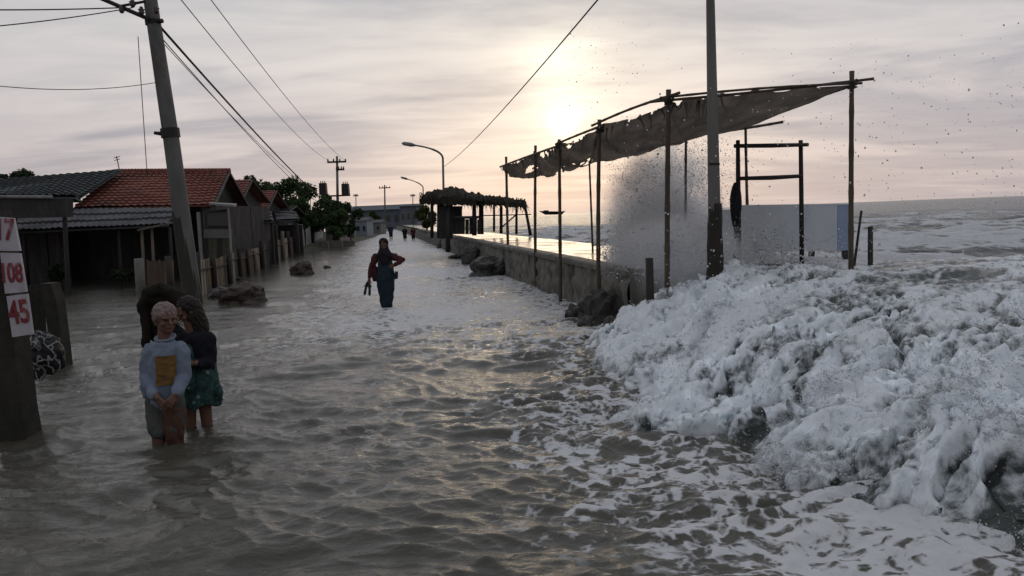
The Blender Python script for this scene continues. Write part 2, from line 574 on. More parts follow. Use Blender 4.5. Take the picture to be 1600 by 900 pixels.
# wash running out from the foot of the wave, wider towards the camera
reach = 0.55 + 1.45 * sstep(7.5, 4.6, Y) + 0.35 * perlin(X * 1.3, Y * 1.3, 41) + 0.18 * perlin(X * 4, Y * 4, 42)
wash = sstep(0.0, 1.0, 1.0 + (sd / np.maximum(reach, 0.2)))
wash = np.where(sd > 0, 1.0, wash)
foamF = (0.325 - 0.06 * sstep(-0.7, -0.1, sd) + 0.16 * fbm(X * 1.1, Y * 1.1, 46, 3)) * np.clip(wash * 1.6, 0, 1)
foamF = foamF + 0.32 * sstep(1.0, 1.9, X) * sstep(4.9, 4.0, Y) * np.clip(wash * 1.6, 0, 1)
# foam rafts drifting over the road, thin streaks along the wall foot
wallx = (X - WALL_A.x) * WPERP.x + (Y - WALL_A.y) * WPERP.y
raft = np.clip(fbm(X * 0.35, Y * 0.22, 61, 3) - 0.05, 0, 1) * sstep(-5.0, -1.2, wallx) * sstep(2.5, 6, Y)
foamF = np.maximum(foamF, 0.62 * raft)
mid = sstep(-6.5, -3.0, wallx) * sstep(8, 14, Y) * (0.47 + 0.28 * fbm(X * 0.5, Y * 0.25, 62, 3))  # foam wash down the road, raised to paint the water's pale sheen
foamF = np.maximum(foamF, mid)
foamF = np.maximum(foamF, 0.50 * sstep(-1.4, -0.1, wallx + 0.5 * perlin(X * 0.8, Y * 0.8, 44)) * sstep(9, 12, Y) * sstep(40, 25, Y))
Z = Z * (1 + 0.7 * sstep(-1.6, -0.2, sd)) - 0.0
Z = np.where(sd > 0.9, -0.15, Z)
o = grid_object('flood_water', X, Y, Z, M_FLOOD, {'foam': foamF}, keep=(wallx < 1.0) | (sd < 1.5))
tag(o, kind='structure')

# ------------------------------------------------------------------ sea behind the seawall
X, Y, DR = polar(-24, 38, 560, 10.0, 6000, 420)
amp = 1.0
Z = (band(0.24, 7.0, 1.2, 11, DR) + band(0.17, 3.4, 1.5, 12, DR) + band(0.10, 1.6, 1.9, 13, DR) + band(0.05, 0.8, 1.2, 14, DR))
wallx = (X - WALL_A.x) * WPERP.x + (Y - WALL_A.y) * WPERP.y
crest = Z / 0.42
foamS = 0.0 + 0.06 * sstep(60, 12, Y) + 0.55 * sstep(0.45, 1.0, crest + 0.35 * fbm(X * 0.15, Y * 0.25, 71, 3)) + 0.14 * sstep(30, 9, Y)
foamS = np.clip(foamS, 0, 0.85)
Z = SEA_Z + Z - 0.25 * sstep(14, 10.5, Y)
o = grid_object('sea', X, Y, Z, M_SEA, {'foam': foamS}, keep=(wallx > 2.2) & (wallx < 6000) )
tag(o, kind='structure')

# ------------------------------------------------------------------ the wave spilling over the wall
X, Y, DR = polar(-1.5, 42, 780, 2.0, 22, 620)
sd = front_dist(X, Y)
sd = sd + 0.30 * perlin(X * 1.3, Y * 1.3, 201) + 0.16 * perlin(X * 3.6, Y * 3.6, 202) + 0.06 * perlin(X * 9, Y * 9, 203)
L = 0.62 + 1.05 * sstep(4.3, 7.4, Y) - 0.62 * sstep(8.6, 10.0, Y)
prof = 1 - np.exp(-np.clip(sd, 0, None) / L)
top = 0.66 + 0.42 * sstep(4.5, 9.0, Y) - 0.60 * sstep(10.6, 19, Y) - 0.24 * sstep(2.9, 5.0, X) * sstep(5.5, 8, Y)
back = sstep(14.6, 12.3, Y + 0.8 * (1.9 - np.minimum(X, 1.9)))      # dies away against the corner of the wall
low_left = np.where(X < 2.6, back, 1.0)
Z = prof * top * low_left
# churned lumps, elongated down the run of the water, pushed out along the surface normal
gr = np.stack([X, Y], 0)
def grad(Zv):
    Zi = np.gradient(Zv, axis=0); Zj = np.gradient(Zv, axis=1)
    Xi = np.gradient(X, axis=0); Xj = np.gradient(X, axis=1)
    Yi = np.gradient(Y, axis=0); Yj = np.gradient(Y, axis=1)
    det = Xi * Yj - Xj * Yi
    return (Zi * Yj - Zj * Yi) / det, (Zj * Xi - Zi * Xj) / det
gx, gy = grad(Z)
gx = np.clip(gx, -1.6, 1.6); gy = np.clip(gy, -1.6, 1.6)
nl = np.sqrt(1 + gx * gx + gy * gy)
nx, ny, nz = -gx / nl, -gy / nl, 1 / nl
ang = 0.90
c, s_ = math.cos(ang), math.sin(ang)
U = X * c + Y * s_ - 0.9 * Z; V = -X * s_ + Y * c + 0.25 * Z
wu = U + 0.34 * perlin(X * 1.1, Y * 1.1, 211) + 0.12 * perlin(X * 3.3, Y * 3.3, 212)
wv_ = V + 0.34 * perlin(X * 1.1 + 9, Y * 1.1, 213) + 0.12 * perlin(X * 3.3, Y * 3.3 + 7, 214)
def puff(u, v, seed):                      # round tops, creased hollows
    return np.sqrt(np.abs(perlin(u, v, seed)) + 0.02) * 1.35 - 0.75
b1 = puff(wu * 0.5, wv_ * 1.4, 221)
b2 = puff(wu * 1.0, wv_ * 3.1, 222)
b3 = puff(wu * 2.3, wv_ * 6.2, 223)
b4 = puff(wu * 6.5, wv_ * 12.5, 224)
b5 = puff(wu * 23.0, wv_ * 25.0, 225)
calm = 1 - 0.86 * sstep(6.3, 9.6, Y + 0.25 * (X - 3)) * sstep(2.7, 4.4, X)
edge = sstep(0.0, 0.30, sd)
rough_ = 0.6 + 0.7 * sstep(-0.4, 0.5, fbm(X * 0.9, Y * 0.9, 226, 3))
lump = (0.13 * b1 + 0.115 * b2 + (0.062 * b3 + 0.024 * b4 + 0.005 * b5) * rough_) * edge * (0.06 + 0.94 * calm)
jet = np.clip(perlin(wu * 3.0, wv_ * 5.0, 251) + perlin(X * 9, Y * 9, 252) * 0.5 - 0.55, 0, 1)
lump = lump + 0.30 * jet * edge * calm * rough_
Xd = X + nx * lump * 1.2 - 0.10 * np.clip(lump, 0, 1) * calm
Yd = Y + ny * lump * 1.2 - 0.10 * np.clip(lump, 0, 1) * calm
Z = Z + nz * lump
chop = (0.055 * (1 - 2.2 * np.abs(perlin(X * 0.55 + 0.3 * Y, Y * 1.5, 255))) + 0.030 * (1 - 2.2 * np.abs(perlin(X * 1.3 - 0.4 * Y, Y * 3.1, 256)))
        + 0.014 * (1 - 2.2 * np.abs(perlin(X * 3.0 + Y, Y * 6.3, 257)))) * (1 - calm) * edge
Z = Z + chop
streak = fbm(X * 0.45 + 0.25 * Y, Y * 1.9, 258, 4)
# foam cover: thin in the hollows of the steep front, streaked on the calm back
foamW = 0.66 + 0.24 * b1 + 0.42 * b2 + 0.30 * b3 + 0.22 * fbm(U * 0.8, V * 1.9, 261, 4) - 0.12 * sstep(9.0, 14, Y)
hole = 0.6 * sstep(0.30, 0.62, fbm(U * 1.0 + 3, V * 1.7, 271, 4)) * sstep(8.5, 6.0, Y)
foamW = foamW - (1 - calm) * (0.27 + 0.42 * streak - 1.2 * chop)
foamW = foamW - 0.30 * sstep(0.45, 0.0, sd)
foamW = np.clip(foamW - 0.35 * hole, 0.08, 1.0)
Z = np.where(sd < 0.02, -0.12 + 0.0 * Z, Z)
o = grid_object('breaking_wave', Xd, Yd, Z, M_FOAM, {'foam': foamW}, keep=(sd > -0.02))
tag(o, kind='structure')
WAVE_X, WAVE_Y, WAVE_Z, WAVE_SD = Xd, Yd, Z, sd

# ------------------------------------------------------------------ seabed / ground
g = MB()
g.add([(-6000, -60, -0.6), (6000, -60, -0.6), (6000, 6500, -0.6), (-6000, 6500, -0.6)], [(0, 1, 2, 3)])
M_GROUND = pm('wet mud', (0.07, 0.06, 0.045), (0.05, 0.045, 0.035), 0.6, 0.6, 0.4, 6)
go = g.build('ground', M_GROUND); tag(go, kind='structure')

# ================================================================== seawall
def wall_pt(t, perp=0.0, z=0.0):
    p = WALL_A + WDIR * t + WPERP * perp
    return Vector((p.x, p.y, z))
_b = on(935, 381, DECK_Z)
DECK_W = (_b - WALL_A).dot(WPERP)
M_WALL = pm('stained concrete', (0.21, 0.195, 0.17), (0.085, 0.082, 0.070), 2.6, 0.75, 1.0, 10, 0.05, (1.6, 1.6, 0.6), 0.4, (0.05, 0.055, 0.038))
def deck_mat():
    N = NT('wet concrete deck')
    f = N.ramp(N.noise(0.9, 6, 0.65, 0.6).outputs[0], [(0.35, 0.0), (0.65, 1.0)])
    col = N.mix(f, (0.20, 0.19, 0.17), (0.12, 0.115, 0.105))
    r = N.math('MULTIPLY_ADD', f, 0.22, 0.10)
    return N.set(col, r, N.bump(N.noise(9, 5, 0.6).outputs[0], 0.35, 0.012), Specular_IOR_Level=0.8)
M_DECK = deck_mat()
seawall = thing('seawall', 'long low concrete seawall with a wide wet flat top along the flooded road', 'seawall', wall_pt(0))
NT_, NZ_ = 500, 20
tt = np.concatenate([np.linspace(0, 14, 260), np.linspace(14.1, 40, 180), np.linspace(41, 230, 60)])
vs, fs = [], []
for i, t in enumerate(tt):
    for j in range(NZ_):
        k = j / (NZ_ - 1)
        z = -0.6 + (DECK_Z - 0.07 + 0.6) * k
        d = 0.10 * (1 - k)
        q = (0.055 * float(perlin(np.array(t * 1.7), np.array(z * 3.0), 301)) + 0.045 * float(perlin(np.array(t * 5.1), np.array(z * 6.0), 302))
             + 0.022 * float(perlin(np.array(t * 14.0), np.array(z * 14.0), 303)))
        p = wall_pt(t, -d - q, z)
        vs.append(p)
for i in range(len(tt) - 1):
    for j in range(NZ_ - 1):
        fs.append((i * NZ_ + j, i * NZ_ + j + 1, (i + 1) * NZ_ + j + 1, (i + 1) * NZ_ + j))
# near end of the wall, facing the camera
n0 = len(vs)
for i in range(24):
    for j in range(NZ_):
        k = j / (NZ_ - 1); z = -0.6 + (DECK_Z - 0.07 + 0.6) * k
        w = i / 23 * DECK_W
        q = 0.05 * float(perlin(np.array(w * 2.1), np.array(z * 2.0), 304)) + 0.03 * float(perlin(np.array(w * 6.0), np.array(z * 6.0), 305))
        vs.append(wall_pt(-0.12 * (1 - k) - q, w, z))
for i in range(23):
    for j in range(NZ_ - 1):
        fs.append((n0 + i * NZ_ + j, n0 + (i + 1) * NZ_ + j, n0 + (i + 1) * NZ_ + j + 1, n0 + i * NZ_ + j + 1))
m = MB(); m.add(vs, fs); m.build('wall_face', M_WALL, seawall, True)
# coping: worn lip in jointed sections, toned dark for the wall edge's shade
M_LIP = pm('shade toned coping', (0.16, 0.15, 0.13), (0.09, 0.085, 0.075), 3, 0.6, 0.6, 12, 0.02)
lip_proto = None
t = 0.0; i = 0
while t < 60:
    L_ = 2.4
    m = MB()
    n = 10; rings = []
    for k in range(n + 1):
        s = L_ * k / n
        a = 0.018 * float(perlin(np.array((t + s) * 2.3), np.array(0.5 + i), 311))
        b = 0.018 * float(perlin(np.array((t + s) * 3.1), np.array(4.5 + i), 312))
        c0 = [(-0.05 + a, DECK_Z - 0.085), (-0.055 + a, DECK_Z - 0.005 + b), (-0.03 + a, DECK_Z + 0.022 + b), (0.26, DECK_Z + 0.016 + b * 0.3), (0.26, DECK_Z - 0.085)]
        rings.append([wall_pt(t + s * 0.992, w, z) for w, z in c0])
    m.loft(rings); m.build('coping', M_LIP, seawall)
    t += L_; i += 1
# deck
nx_, ny_ = 26, 200
vs, fs = [], []
for i in range(ny_):
    t = (i / (ny_ - 1)) ** 1.6 * 230 + 0.0
    for j in range(nx_):
        w = 0.262 + (DECK_W - 0.262) * j / (nx_ - 1)
        z = DECK_Z + 0.012 * float(perlin(np.array(t * 0.8), np.array(w * 0.9), 321)) + 0.006 * float(perlin(np.array(t * 2.6), np.array(w * 2.6), 322)) - 0.012 * (w / DECK_W)
        vs.append(wall_pt(t, w, z))
for i in range(ny_ - 1):
    for j in range(nx_ - 1):
        fs.append((i * nx_ + j, i * nx_ + j + 1, (i + 1) * nx_ + j + 1, (i + 1) * nx_ + j))
m = MB(); m.add(vs, fs)
back = [wall_pt(0, DECK_W, DECK_Z - 0.03), wall_pt(230, DECK_W, DECK_Z - 0.03), wall_pt(230, DECK_W + 0.3, -0.6), wall_pt(0, DECK_W + 0.3, -0.6)]
m.add(back, [(0, 1, 2, 3)])
m.build('deck', M_DECK, seawall, True)

# ------------------------------------------------------------------ rocks
M_ROCK = pm('dark wet rock', (0.060, 0.055, 0.050), (0.030, 0.029, 0.027), 4, 0.55, 0.9, 18, 0.03, spec=0.5)
M_RUBBLE = pm('brown rubble', (0.085, 0.060, 0.050), (0.045, 0.036, 0.032), 5, 0.7, 0.9, 20, 0.03)
def rock(name, label, cat, px, py, wpx, hpx, z=0.0, group=None, mat=None, seed=1.0, Y=None, amp=0.38):
    p = on(px, py, z) if Y is None else at(px, py, Y)
    k = p.y / FPX
    rx, rz = wpx * k / 2, hpx * k
    t = thing(name, label, cat, (p.x, p.y, p.z), group)
    m = MB(); m.blob((p.x, p.y + rx * 0.4, p.z + rz * 0.25), (rx, rx * 0.9, rz * 0.72), 4, amp, 1.5, seed)
    m.build('stone', mat or M_ROCK, t)
    for c in range(2):
        m = MB(); m.blob((p.x + random.uniform(-1, 1) * rx, p.y - rx * random.uniform(0.2, 0.7), p.z - 0.01), (rx * 0.33, rx * 0.3, rz * 0.28), 2, 0.4, 1.6, seed + 9 + c)
        m.build('chip', mat or M_ROCK, t)
    return t
rock('boulder', 'largest dark boulder heaped against the near end of the seawall', 'boulder', 950, 512, 84, 66, -0.05, 'boulders at the end of the seawall', seed=3)
rock('boulder', 'dark boulder washed over by foam in front of the seawall end', 'boulder', 972, 526, 52, 40, -0.02, 'boulders at the end of the seawall', seed=4)
rock('boulder', 'small dark boulder lowest in front of the seawall end at the foam edge', 'boulder', 918, 520, 36, 24, -0.02, 'boulders at the end of the seawall', seed=5)
rock('boulder', 'boulder standing up at the corner of the seawall beneath the spray', 'boulder', 984, 498, 62, 78, 0.0, 'boulders at the end of the seawall', seed=6)
rock('boulder', 'boulder at the foot of the wall left of the boulder heap', 'boulder', 904, 505, 44, 30, -0.02, 'boulders at the end of the seawall', seed=7)
rock('rubble_block', 'upright dark block of rubble at the foot of the seawall farthest from the camera', 'rubble', 738, 414, 32, 34, 0.0, 'rubble at the foot of the seawall', M_ROCK, 8, amp=0.25)
rock('rubble_block', 'broad dark heap of rubble lying at the foot of the seawall', 'rubble', 766, 433, 66, 36, -0.02, 'rubble at the foot of the seawall', M_ROCK, 9)
rock('rubble_block', 'low flat slab of rubble beside the upright dark block', 'rubble', 716, 404, 26, 7, 0.0, 'rubble at the foot of the seawall', M_ROCK, 10)
rock('rubble_block', 'small rubble lump under the thatched hut by the wall', 'rubble', 692, 388, 16, 14, 0.0, 'rubble at the foot of the seawall', M_ROCK, 21)
rock('rubble_block', 'small dark rubble lump nearer the camera than the one under the hut', 'rubble', 706, 394, 12, 12, 0.0, 'rubble at the foot of the seawall', M_ROCK, 22)
rock('debris_mound', 'largest reddish brown mound of debris rising from the water by the leaning pole', 'debris', 374, 476, 72, 34, -0.02, 'mounds of debris in the flood water', M_RUBBLE, 11)
rock('debris_mound', 'dark low mound left of the largest reddish mound near the fence', 'debris', 343, 470, 40, 20, -0.02, 'mounds of debris in the flood water', M_ROCK, 12)
rock('debris_mound', 'reddish brown mound alone in the middle of the water beyond the fence', 'debris', 471, 430, 36, 20, -0.01, 'mounds of debris in the flood water', M_RUBBLE, 13)
rock('debris_mound', 'tiny dark lump in the water right of the lone reddish mound', 'debris', 510, 420, 12, 5, -0.01, 'mounds of debris in the flood water', M_ROCK, 14)
rock('debris_mound', 'tiny dark lump in the water left of the lone reddish mound near the fence', 'debris', 426, 419, 9, 5, -0.01, 'mounds of debris in the flood water', M_ROCK, 15)
rock('debris_mound', 'small dark clod lying at the foot of the fence boards', 'debris', 374, 438, 16, 5, -0.01, 'mounds of debris in the flood water', M_ROCK, 16)

# ================================================================== canopy on the seawall
M_BAMBOO = pm('weathered bamboo', (0.115, 0.082, 0.055), (0.06, 0.045, 0.034), 7, 0.7, 0.5, 30, 0.01, (1, 1, 0.3), 0.3)
M_DARKWOOD = pm('dark wet timber', (0.045, 0.038, 0.033), (0.022, 0.02, 0.02), 9, 0.65, 0.6, 25, 0.01, (1, 1, 0.25))
def bamboo(m, a, b, r0, r1=None, n=9, nodes=7, bow=0.0):
    a, b = Vector(a), Vector(b); r1 = r1 or r0 * 0.85
    pts, rad = [], []
    side = (b - a).cross(Vector((0.3, 1, 0.2))).normalized()
    K = nodes * 4
    for i in range(K + 1):
        k = i / K
        pts.append(a.lerp(b, k) + side * bow * math.sin(k * math.pi))
        rr = r0 + (r1 - r0) * k
        rad.append(rr * (1.14 if i % 4 == 0 else 1.0))
    m.tube(pts, rad, n)
canopy = thing('shade_canopy', 'ragged dark tarpaulin awning on thin bamboo poles along the seawall', 'canopy', wall_pt(2.0, 0, 0))
def post(px, py_top, Y, px_b=None, zb=-0.4, r=0.033, name='post', over=0.12):
    top = at(px, py_top, Y)
    b = at(px_b if px_b else px, 420, Y)
    m = MB(); bamboo(m, (b.x, Y + random.uniform(-.05, .05), zb), top + Vector((0, 0, over)), r, r * 0.8, bow=random.uniform(-.02, .03))
    m.build(name, M_BAMBOO, canopy, True)
    return top
for a in ((791, 250, 24.6, 794, -0.4, 0.045), (837, 234, 18.9, 836, -0.4, 0.038), (874, 226, 15.7, 873, -0.4, 0.036), (937, 197, 12.7, 934, -0.4, 0.036),
          (1045, 152, 10.9, 1039, -0.4, 0.040), (1331, 124, 10.0, 1331, -0.1, 0.034), (1165, 203, 14.8, 1173, 0.0, 0.03), (921, 258, 18.6, 927, 0.3, 0.026), (1072, 224, 16.0, 1071, 0.2, 0.030)):
    post(*a[:3], a[3], a[4], a[5], over=0.10)
NEAR = [(783, 259, 24.9), (836, 239, 18.9), (873, 226, 15.7), (937, 201, 12.7), (1045, 162, 10.9), (1110, 150, 10.75), (1200, 142, 10.4), (1331, 133, 10.05)]
FAR = [(800, 275, 27.0), (842, 276, 23.2), (880, 268, 20.5), (928, 255, 18.6), (1000, 239, 16.8), (1072, 221, 16.0), (1165, 199, 14.8), (1330, 135, 10.12)]
NP = [at(*p) for p in NEAR]; FPp = [at(*p) for p in FAR]
def curve(P, u):
    x = u * (len(P) - 1); i = min(int(x), len(P) - 2); return P[i].lerp(P[i + 1], x - i)
NU, NV = 190, 44
vs = []
hole = np.zeros((NU, NV))
for i in range(NU):
    u = i / (NU - 1)
    for j in range(NV):
        v = j / (NV - 1)
        p = curve(NP, u).lerp(curve(FPp, u), v)
        bay = abs(math.sin(u * 7 * math.pi))
        sag = -0.16 * math.sin(v * math.pi) * (0.5 + 0.5 * bay) - 0.05 * bay * (1 - u)
        n = float(perlin(np.array(u * 15.0), np.array(v * 2.2), 401)); n2 = float(perlin(np.array(u * 52.0), np.array(v * 7.0), 402))
        fold = 0.07 * n + 0.022 * n2 + 0.03 * math.sin(u * 70 + 3 * n) * (1 - v) ** 2
        p = p + Vector((0.05 * n2, 0.06 * n, sag * (1 - u ** 6) + fold * (1 - u ** 8)))
        vs.append(p)
        hh = float(perlin(np.array(u * 13.0 + 4), np.array(v * 2.6), 403)) + 0.4 * float(perlin(np.array(u * 60.0), np.array(v * 12.0), 404))
        lim = 0.42 + 1.0 * max(0.0, (u - 0.40)) * 2.2 + 0.25 * abs(v - 0.3)
        edge_tear = 0.9 * max(0.0, 0.06 - min(v, 1 - v)) / 0.06 * (float(perlin(np.array(u * 45.0), np.array(v * 3.0 + 8), 405)) + 0.25)
        hole[i, j] = (hh > lim) or (edge_tear > 0.52)
fs = []
for i in range(NU - 1):
    for j in range(NV - 1):
        if hole[i, j] + hole[i + 1, j] + hole[i, j + 1] + hole[i + 1, j + 1] < 2:
            fs.append((i * NV + j, i * NV + j + 1, (i + 1) * NV + j + 1, (i + 1) * NV + j))
def tarp_mat():
    N = NT('old tarpaulin')
    f = N.ramp(N.noise(1.6, 7, 0.7, 0.6, N.mapping((1, 0.5, 1))).outputs[0], [(0.35, 0.0), (0.65, 1.0)])
    col = N.mix(f, (0.13, 0.127, 0.124), (0.20, 0.187, 0.172))
    N.set(col, 0.8, N.bump(N.noise(60, 3, 0.6).outputs[0], 0.4, 0.006), Specular_IOR_Level=0.2)
    tr = N.n('ShaderNodeBsdfTranslucent'); N.lk(N.mix(f, (0.26, 0.225, 0.19), (0.36, 0.30, 0.245)), tr.inputs[0])
    mx = N.n('ShaderNodeMixShader'); mx.inputs[0].default_value = 0.55
    N.lk(N.b.outputs[0], mx.inputs[1]); N.lk(tr.outputs[0], mx.inputs[2])
    tp = N.n('ShaderNodeBsdfTransparent'); m2 = N.n('ShaderNodeMixShader')          # open weave lets a little of the sky through
    N.lk(N.math('MULTIPLY_ADD', f, 0.10, 0.04), m2.inputs[0]); N.lk(mx.outputs[0], m2.inputs[1]); N.lk(tp.outputs[0], m2.inputs[2]); N.lk(m2.outputs[0], N.out.inputs[0])
    return N.m
M_TARP = tarp_mat()
m = MB(); m.add(vs, fs)
sheet = m.build('tarpaulin', M_TARP, canopy, True)
md = sheet.modifiers.new('thick', 'SOLIDIFY'); md.thickness = 0.006
# beams under and over the cloth
def beam(P, r, name='beam', ext=0.25, dz=0.0):
    m = MB()
    for a, b in zip(P[:-1], P[1:]):
        d = (b - a).normalized()
        bamboo(m, a - d * ext + Vector((0, 0, dz)), b + d * ext + Vector((0, 0, dz)), r, r * 0.9, 8, 6, random.uniform(-.03, .03))
    m.build(name, M_BAMBOO, canopy, True)
beam([at(*NEAR[i]) for i in (0, 2)], 0.026, dz=-0.02)
beam([at(*NEAR[i]) for i in (2, 3)], 0.022, dz=0.03)
beam([at(*NEAR[3]), at(*NEAR[4])], 0.020, dz=0.09)
beam([at(*NEAR[4]), at(*NEAR[7])], 0.018, dz=0.05)
beam([at(1045, 152, 10.9), at(1331, 131, 10.0)], 0.016, 'beam', 0.12, 0.0)
beam([at(1040, 158, 10.9), at(1072, 221, 16.0)], 0.026)
beam([at(937, 201, 12.7), at(921, 256, 18.6)], 0.026)
beam([at(873, 226, 15.7), at(880, 266, 20.5)], 0.03)
beam([at(1128, 205, 15.6), at(1207, 193, 14.3)], 0.026)
beam([at(836, 240, 18.9), at(846, 272, 23.2)], 0.03)
# a torn fringe of rag ends along the near edge
m = MB()
for k in range(60):
    u = random.random() ** 1.3 * 0.75
    p = curve(NP, u) + Vector((random.uniform(-.05, .05), random.uniform(-.05, .1), -0.02))
    L_ = random.uniform(0.06, 0.28)
    q = p + Vector((random.uniform(-.08, .08), random.uniform(-.03, .03), -L_))
    m.tube([p, p.lerp(q, 0.5) + Vector((random.uniform(-.03, .03), 0, 0)), q], [0.016, 0.012, 0.003], 5)
o = m.build('rag_fringe', M_TARP, canopy); o['kind'] = 'stuff'
# lashings at the post heads
for px, py, Y in ((1045, 158, 10.9), (937, 203, 12.7), (1331, 133, 10.0), (873, 228, 15.7)):
    m = MB(); p = at(px, py, Y)
    for k in range(4):
        a = k * 0.8
        m.tube([p + Vector((-0.07, -0.04, 0.03 * k - 0.05)), p + Vector((0, -0.055, 0.02 * k - 0.03)), p + Vector((0.07, 0.02, 0.03 * k - 0.02)), p + Vector((0, 0.06, 0.03 * k - 0.05))], 0.011, 5)
    m.build('lashing', M_DARKWOOD, canopy)

# ------------------------------------------------------------------ pole frame, cloth, panel, stumps
fr = thing('pole_frame', 'bare timber frame of two legs and two crossbars in front of the pale panel', 'frame', (at(1200, 400, 12.5).x, 12.5, 0.4))
for px, pb in ((1153, 1154), (1251, 1253)):
    m = MB(); m.tube([(at(pb, 400, 12.5).x, 12.5, 0.2), at((px + pb) / 2, 300, 12.5), at(px, 219, 12.5)], [0.04, 0.036, 0.032], 8, wob=0.08); m.build('leg', M_DARKWOOD, fr, True)
for a, b in (((1147, 228), (1263, 226)), ((1156, 279), (1254, 275))):
    m = MB(); m.tube([at(*a, 12.45), at((a[0] + b[0]) / 2, (a[1] + b[1]) / 2 + 0.6, 12.44), at(*b, 12.45)], [0.03, 0.034, 0.028], 8, wob=0.08); m.build('crossbar', M_DARKWOOD, fr, True)
M_BLACKCLOTH = pm('black cloth', (0.018, 0.018, 0.024), (0.010, 0.010, 0.014), 8, 0.9, 0.5, 20, 0.01)
m = MB()
p0 = at(1151, 290, 12.42)
rings = []
for i in range(22):
    k = i / 21
    c = at(1151 - 2.5 * math.sin(k * 3), 285 + 88 * k, 12.42)
    w = (0.035 + 0.05 * math.sin(min(1, k * 1.25) * math.pi) ** 0.8) * (1 if k < .8 else 0.75)
    ring = []
    for q in range(12):
        a = q / 12 * 2 * math.pi
        r = w * (1 + 0.35 * math.sin(3 * a + 4 * k) * 0.6)
        ring.append(c + Vector((math.cos(a) * r, math.sin(a) * r * 0.8, 0)))
    rings.append(ring)
m.loft(rings)
o = m.build('hanging_cloth', M_BLACKCLOTH, None, True); tag(o, 'black cloth bunched and hanging from the left leg of the timber frame', 'cloth')

M_PANEL = pm('faded blue white paint', (0.64, 0.67, 0.70), (0.54, 0.58, 0.63), 1.1, 0.5, 0.25, 12, 0.01, (1, 1, 1), 0.4, (0.34, 0.39, 0.46))
M_PANEL2 = pm('blue paint', (0.33, 0.41, 0.56), (0.26, 0.34, 0.49), 1.4, 0.5, 0.25, 12, 0.01)
pan = thing('painted_panel', 'long pale blue board standing on short legs by the sea behind the timber frame', 'panel', at(1228, 395, 13.6))
def panel_piece(pxa, pxb, ya, yb, ybot, mat, name, Y=13.6):
    m = MB()
    m.slab([at(pxa, ya, Y), at(pxb, yb, Y), at(pxb, ybot, Y), at(pxa, ybot + 1, Y)], 0.035, Vector((0, 1, 0)))
    return m.build(name, mat, pan)
panel_piece(1127, 1152, 328, 327, 392, M_PANEL, 'board')
panel_piece(1153, 1308, 322.5, 320.5, 392.5, M_PANEL, 'board', 13.58)
panel_piece(1309, 1330, 320.3, 319.6, 391, M_PANEL2, 'board', 13.6)
m = MB(); m.tube([at(1152, 322, 13.6), at(1331, 319, 13.6)], 0.016, 6); m.build('top_rail', M_PANEL, pan)
for px, y1 in ((1149, 414), (1268, 410), (1320, 416)):
    m = MB(); a = at(px, 388, 13.66); m.box((a.x, 13.66, a.z - 0.30), (0.085, 0.07, 0.62)); m.build('leg', M_DARKWOOD, pan)
def stump(label, px, y0, y1, Y, w, d, lean=0.0, zdown=0.6, cat='post', grp=None):
    a, b = at(px, y0, Y), at(px - lean, y1, Y)
    b = b + (b - a).normalized() * zdown
    m = MB(); m.tube([b, b.lerp(a, 0.5), a], [w * 0.55, w * 0.52, w * 0.5], 8, wob=0.1, squash=d)
    o = m.build('timber_post', M_DARKWOOD, None, True)
    o.name = 'timber_post'
    return tag(o, label, cat, grp)
stump('broad dark timber stump standing in the foam left of the nearest bamboo pole', 1015, 403, 455, 10.2, 0.10, 1.0, -1, 0.5, grp='timber posts in the surf')
stump('thick upright dark post in the sea right of the pale panel', 1360, 354, 412, 11.5, 0.075, 1.0, 0, 0.7, grp='timber posts in the surf')
stump('thin slanting dark stick in the sea beside the right canopy pole', 1346, 329, 398, 11.0, 0.035, 1.0, 9, 0.5, grp='timber posts in the surf')
stump('short dark stump in the surf right of the foot of the tall pole', 1150, 398, 415, 11.8, 0.09, 1.0, 0, 0.5, grp='timber posts in the surf')

# ================================================================== utility pole by the sea
M_POLE = pm('galvanised pole', (0.16, 0.15, 0.135), (0.10, 0.095, 0.09), 3, 0.6, 0.35, 40, 0.004, (1, 1, 0.15), 0.4)
M_TAR = pm('tarred base', (0.022, 0.02, 0.018), (0.04, 0.034, 0.026), 5, 0.8, 0.8, 25, 0.015)
RP_TOP = at(1109, -200, 10.25)
rp = thing('utility_pole', 'tall slim grey pole with a tarred foot rising past the canopy by the sea', 'pole', (at(1117, 400, 10.25).x, 10.25, 0.2))
m = MB(); pts = [Vector((at(1118, 405, 10.25).x, 10.25, -0.3)), at(1117, 400, 10.25), at(1116, 320, 10.25), at(1114, 215, 10.25), at(1110, 0, 10.25), RP_TOP]
m.tube(pts, [0.088, 0.085, 0.078, 0.070, 0.053, 0.045], 18); m.build('shaft', M_POLE, rp, True)
m = MB(); K = 14; rings = []
for i in range(K + 1):
    k = i / K; c = at(1117.2, 452 - 134 * k, 10.25)
    rings.append([c + Vector((math.cos(a), math.sin(a), 0)) * (0.112 - 0.028 * k) * (1 + 0.10 * math.sin(5 * a + 9 * k) * random.uniform(0.3, 1)) for a in [q / 14 * 2 * math.pi for q in range(14)]])
m.loft(rings); m.build('tarred_foot', M_TAR, rp, True)
m = MB(); m.tube([at(1115.2, 255, 10.25) - Vector((0, 0, .03)), at(1115.2, 255, 10.25)], 0.077, 16); m.build('clamp_band', M_DARKWOOD, rp)
m = MB(); m.tube([RP_TOP + Vector((-0.5, 0, -0.25)), RP_TOP + Vector((0.5, 0, -0.25))], 0.04, 6); m.build('crossarm', M_DARKWOOD, rp)

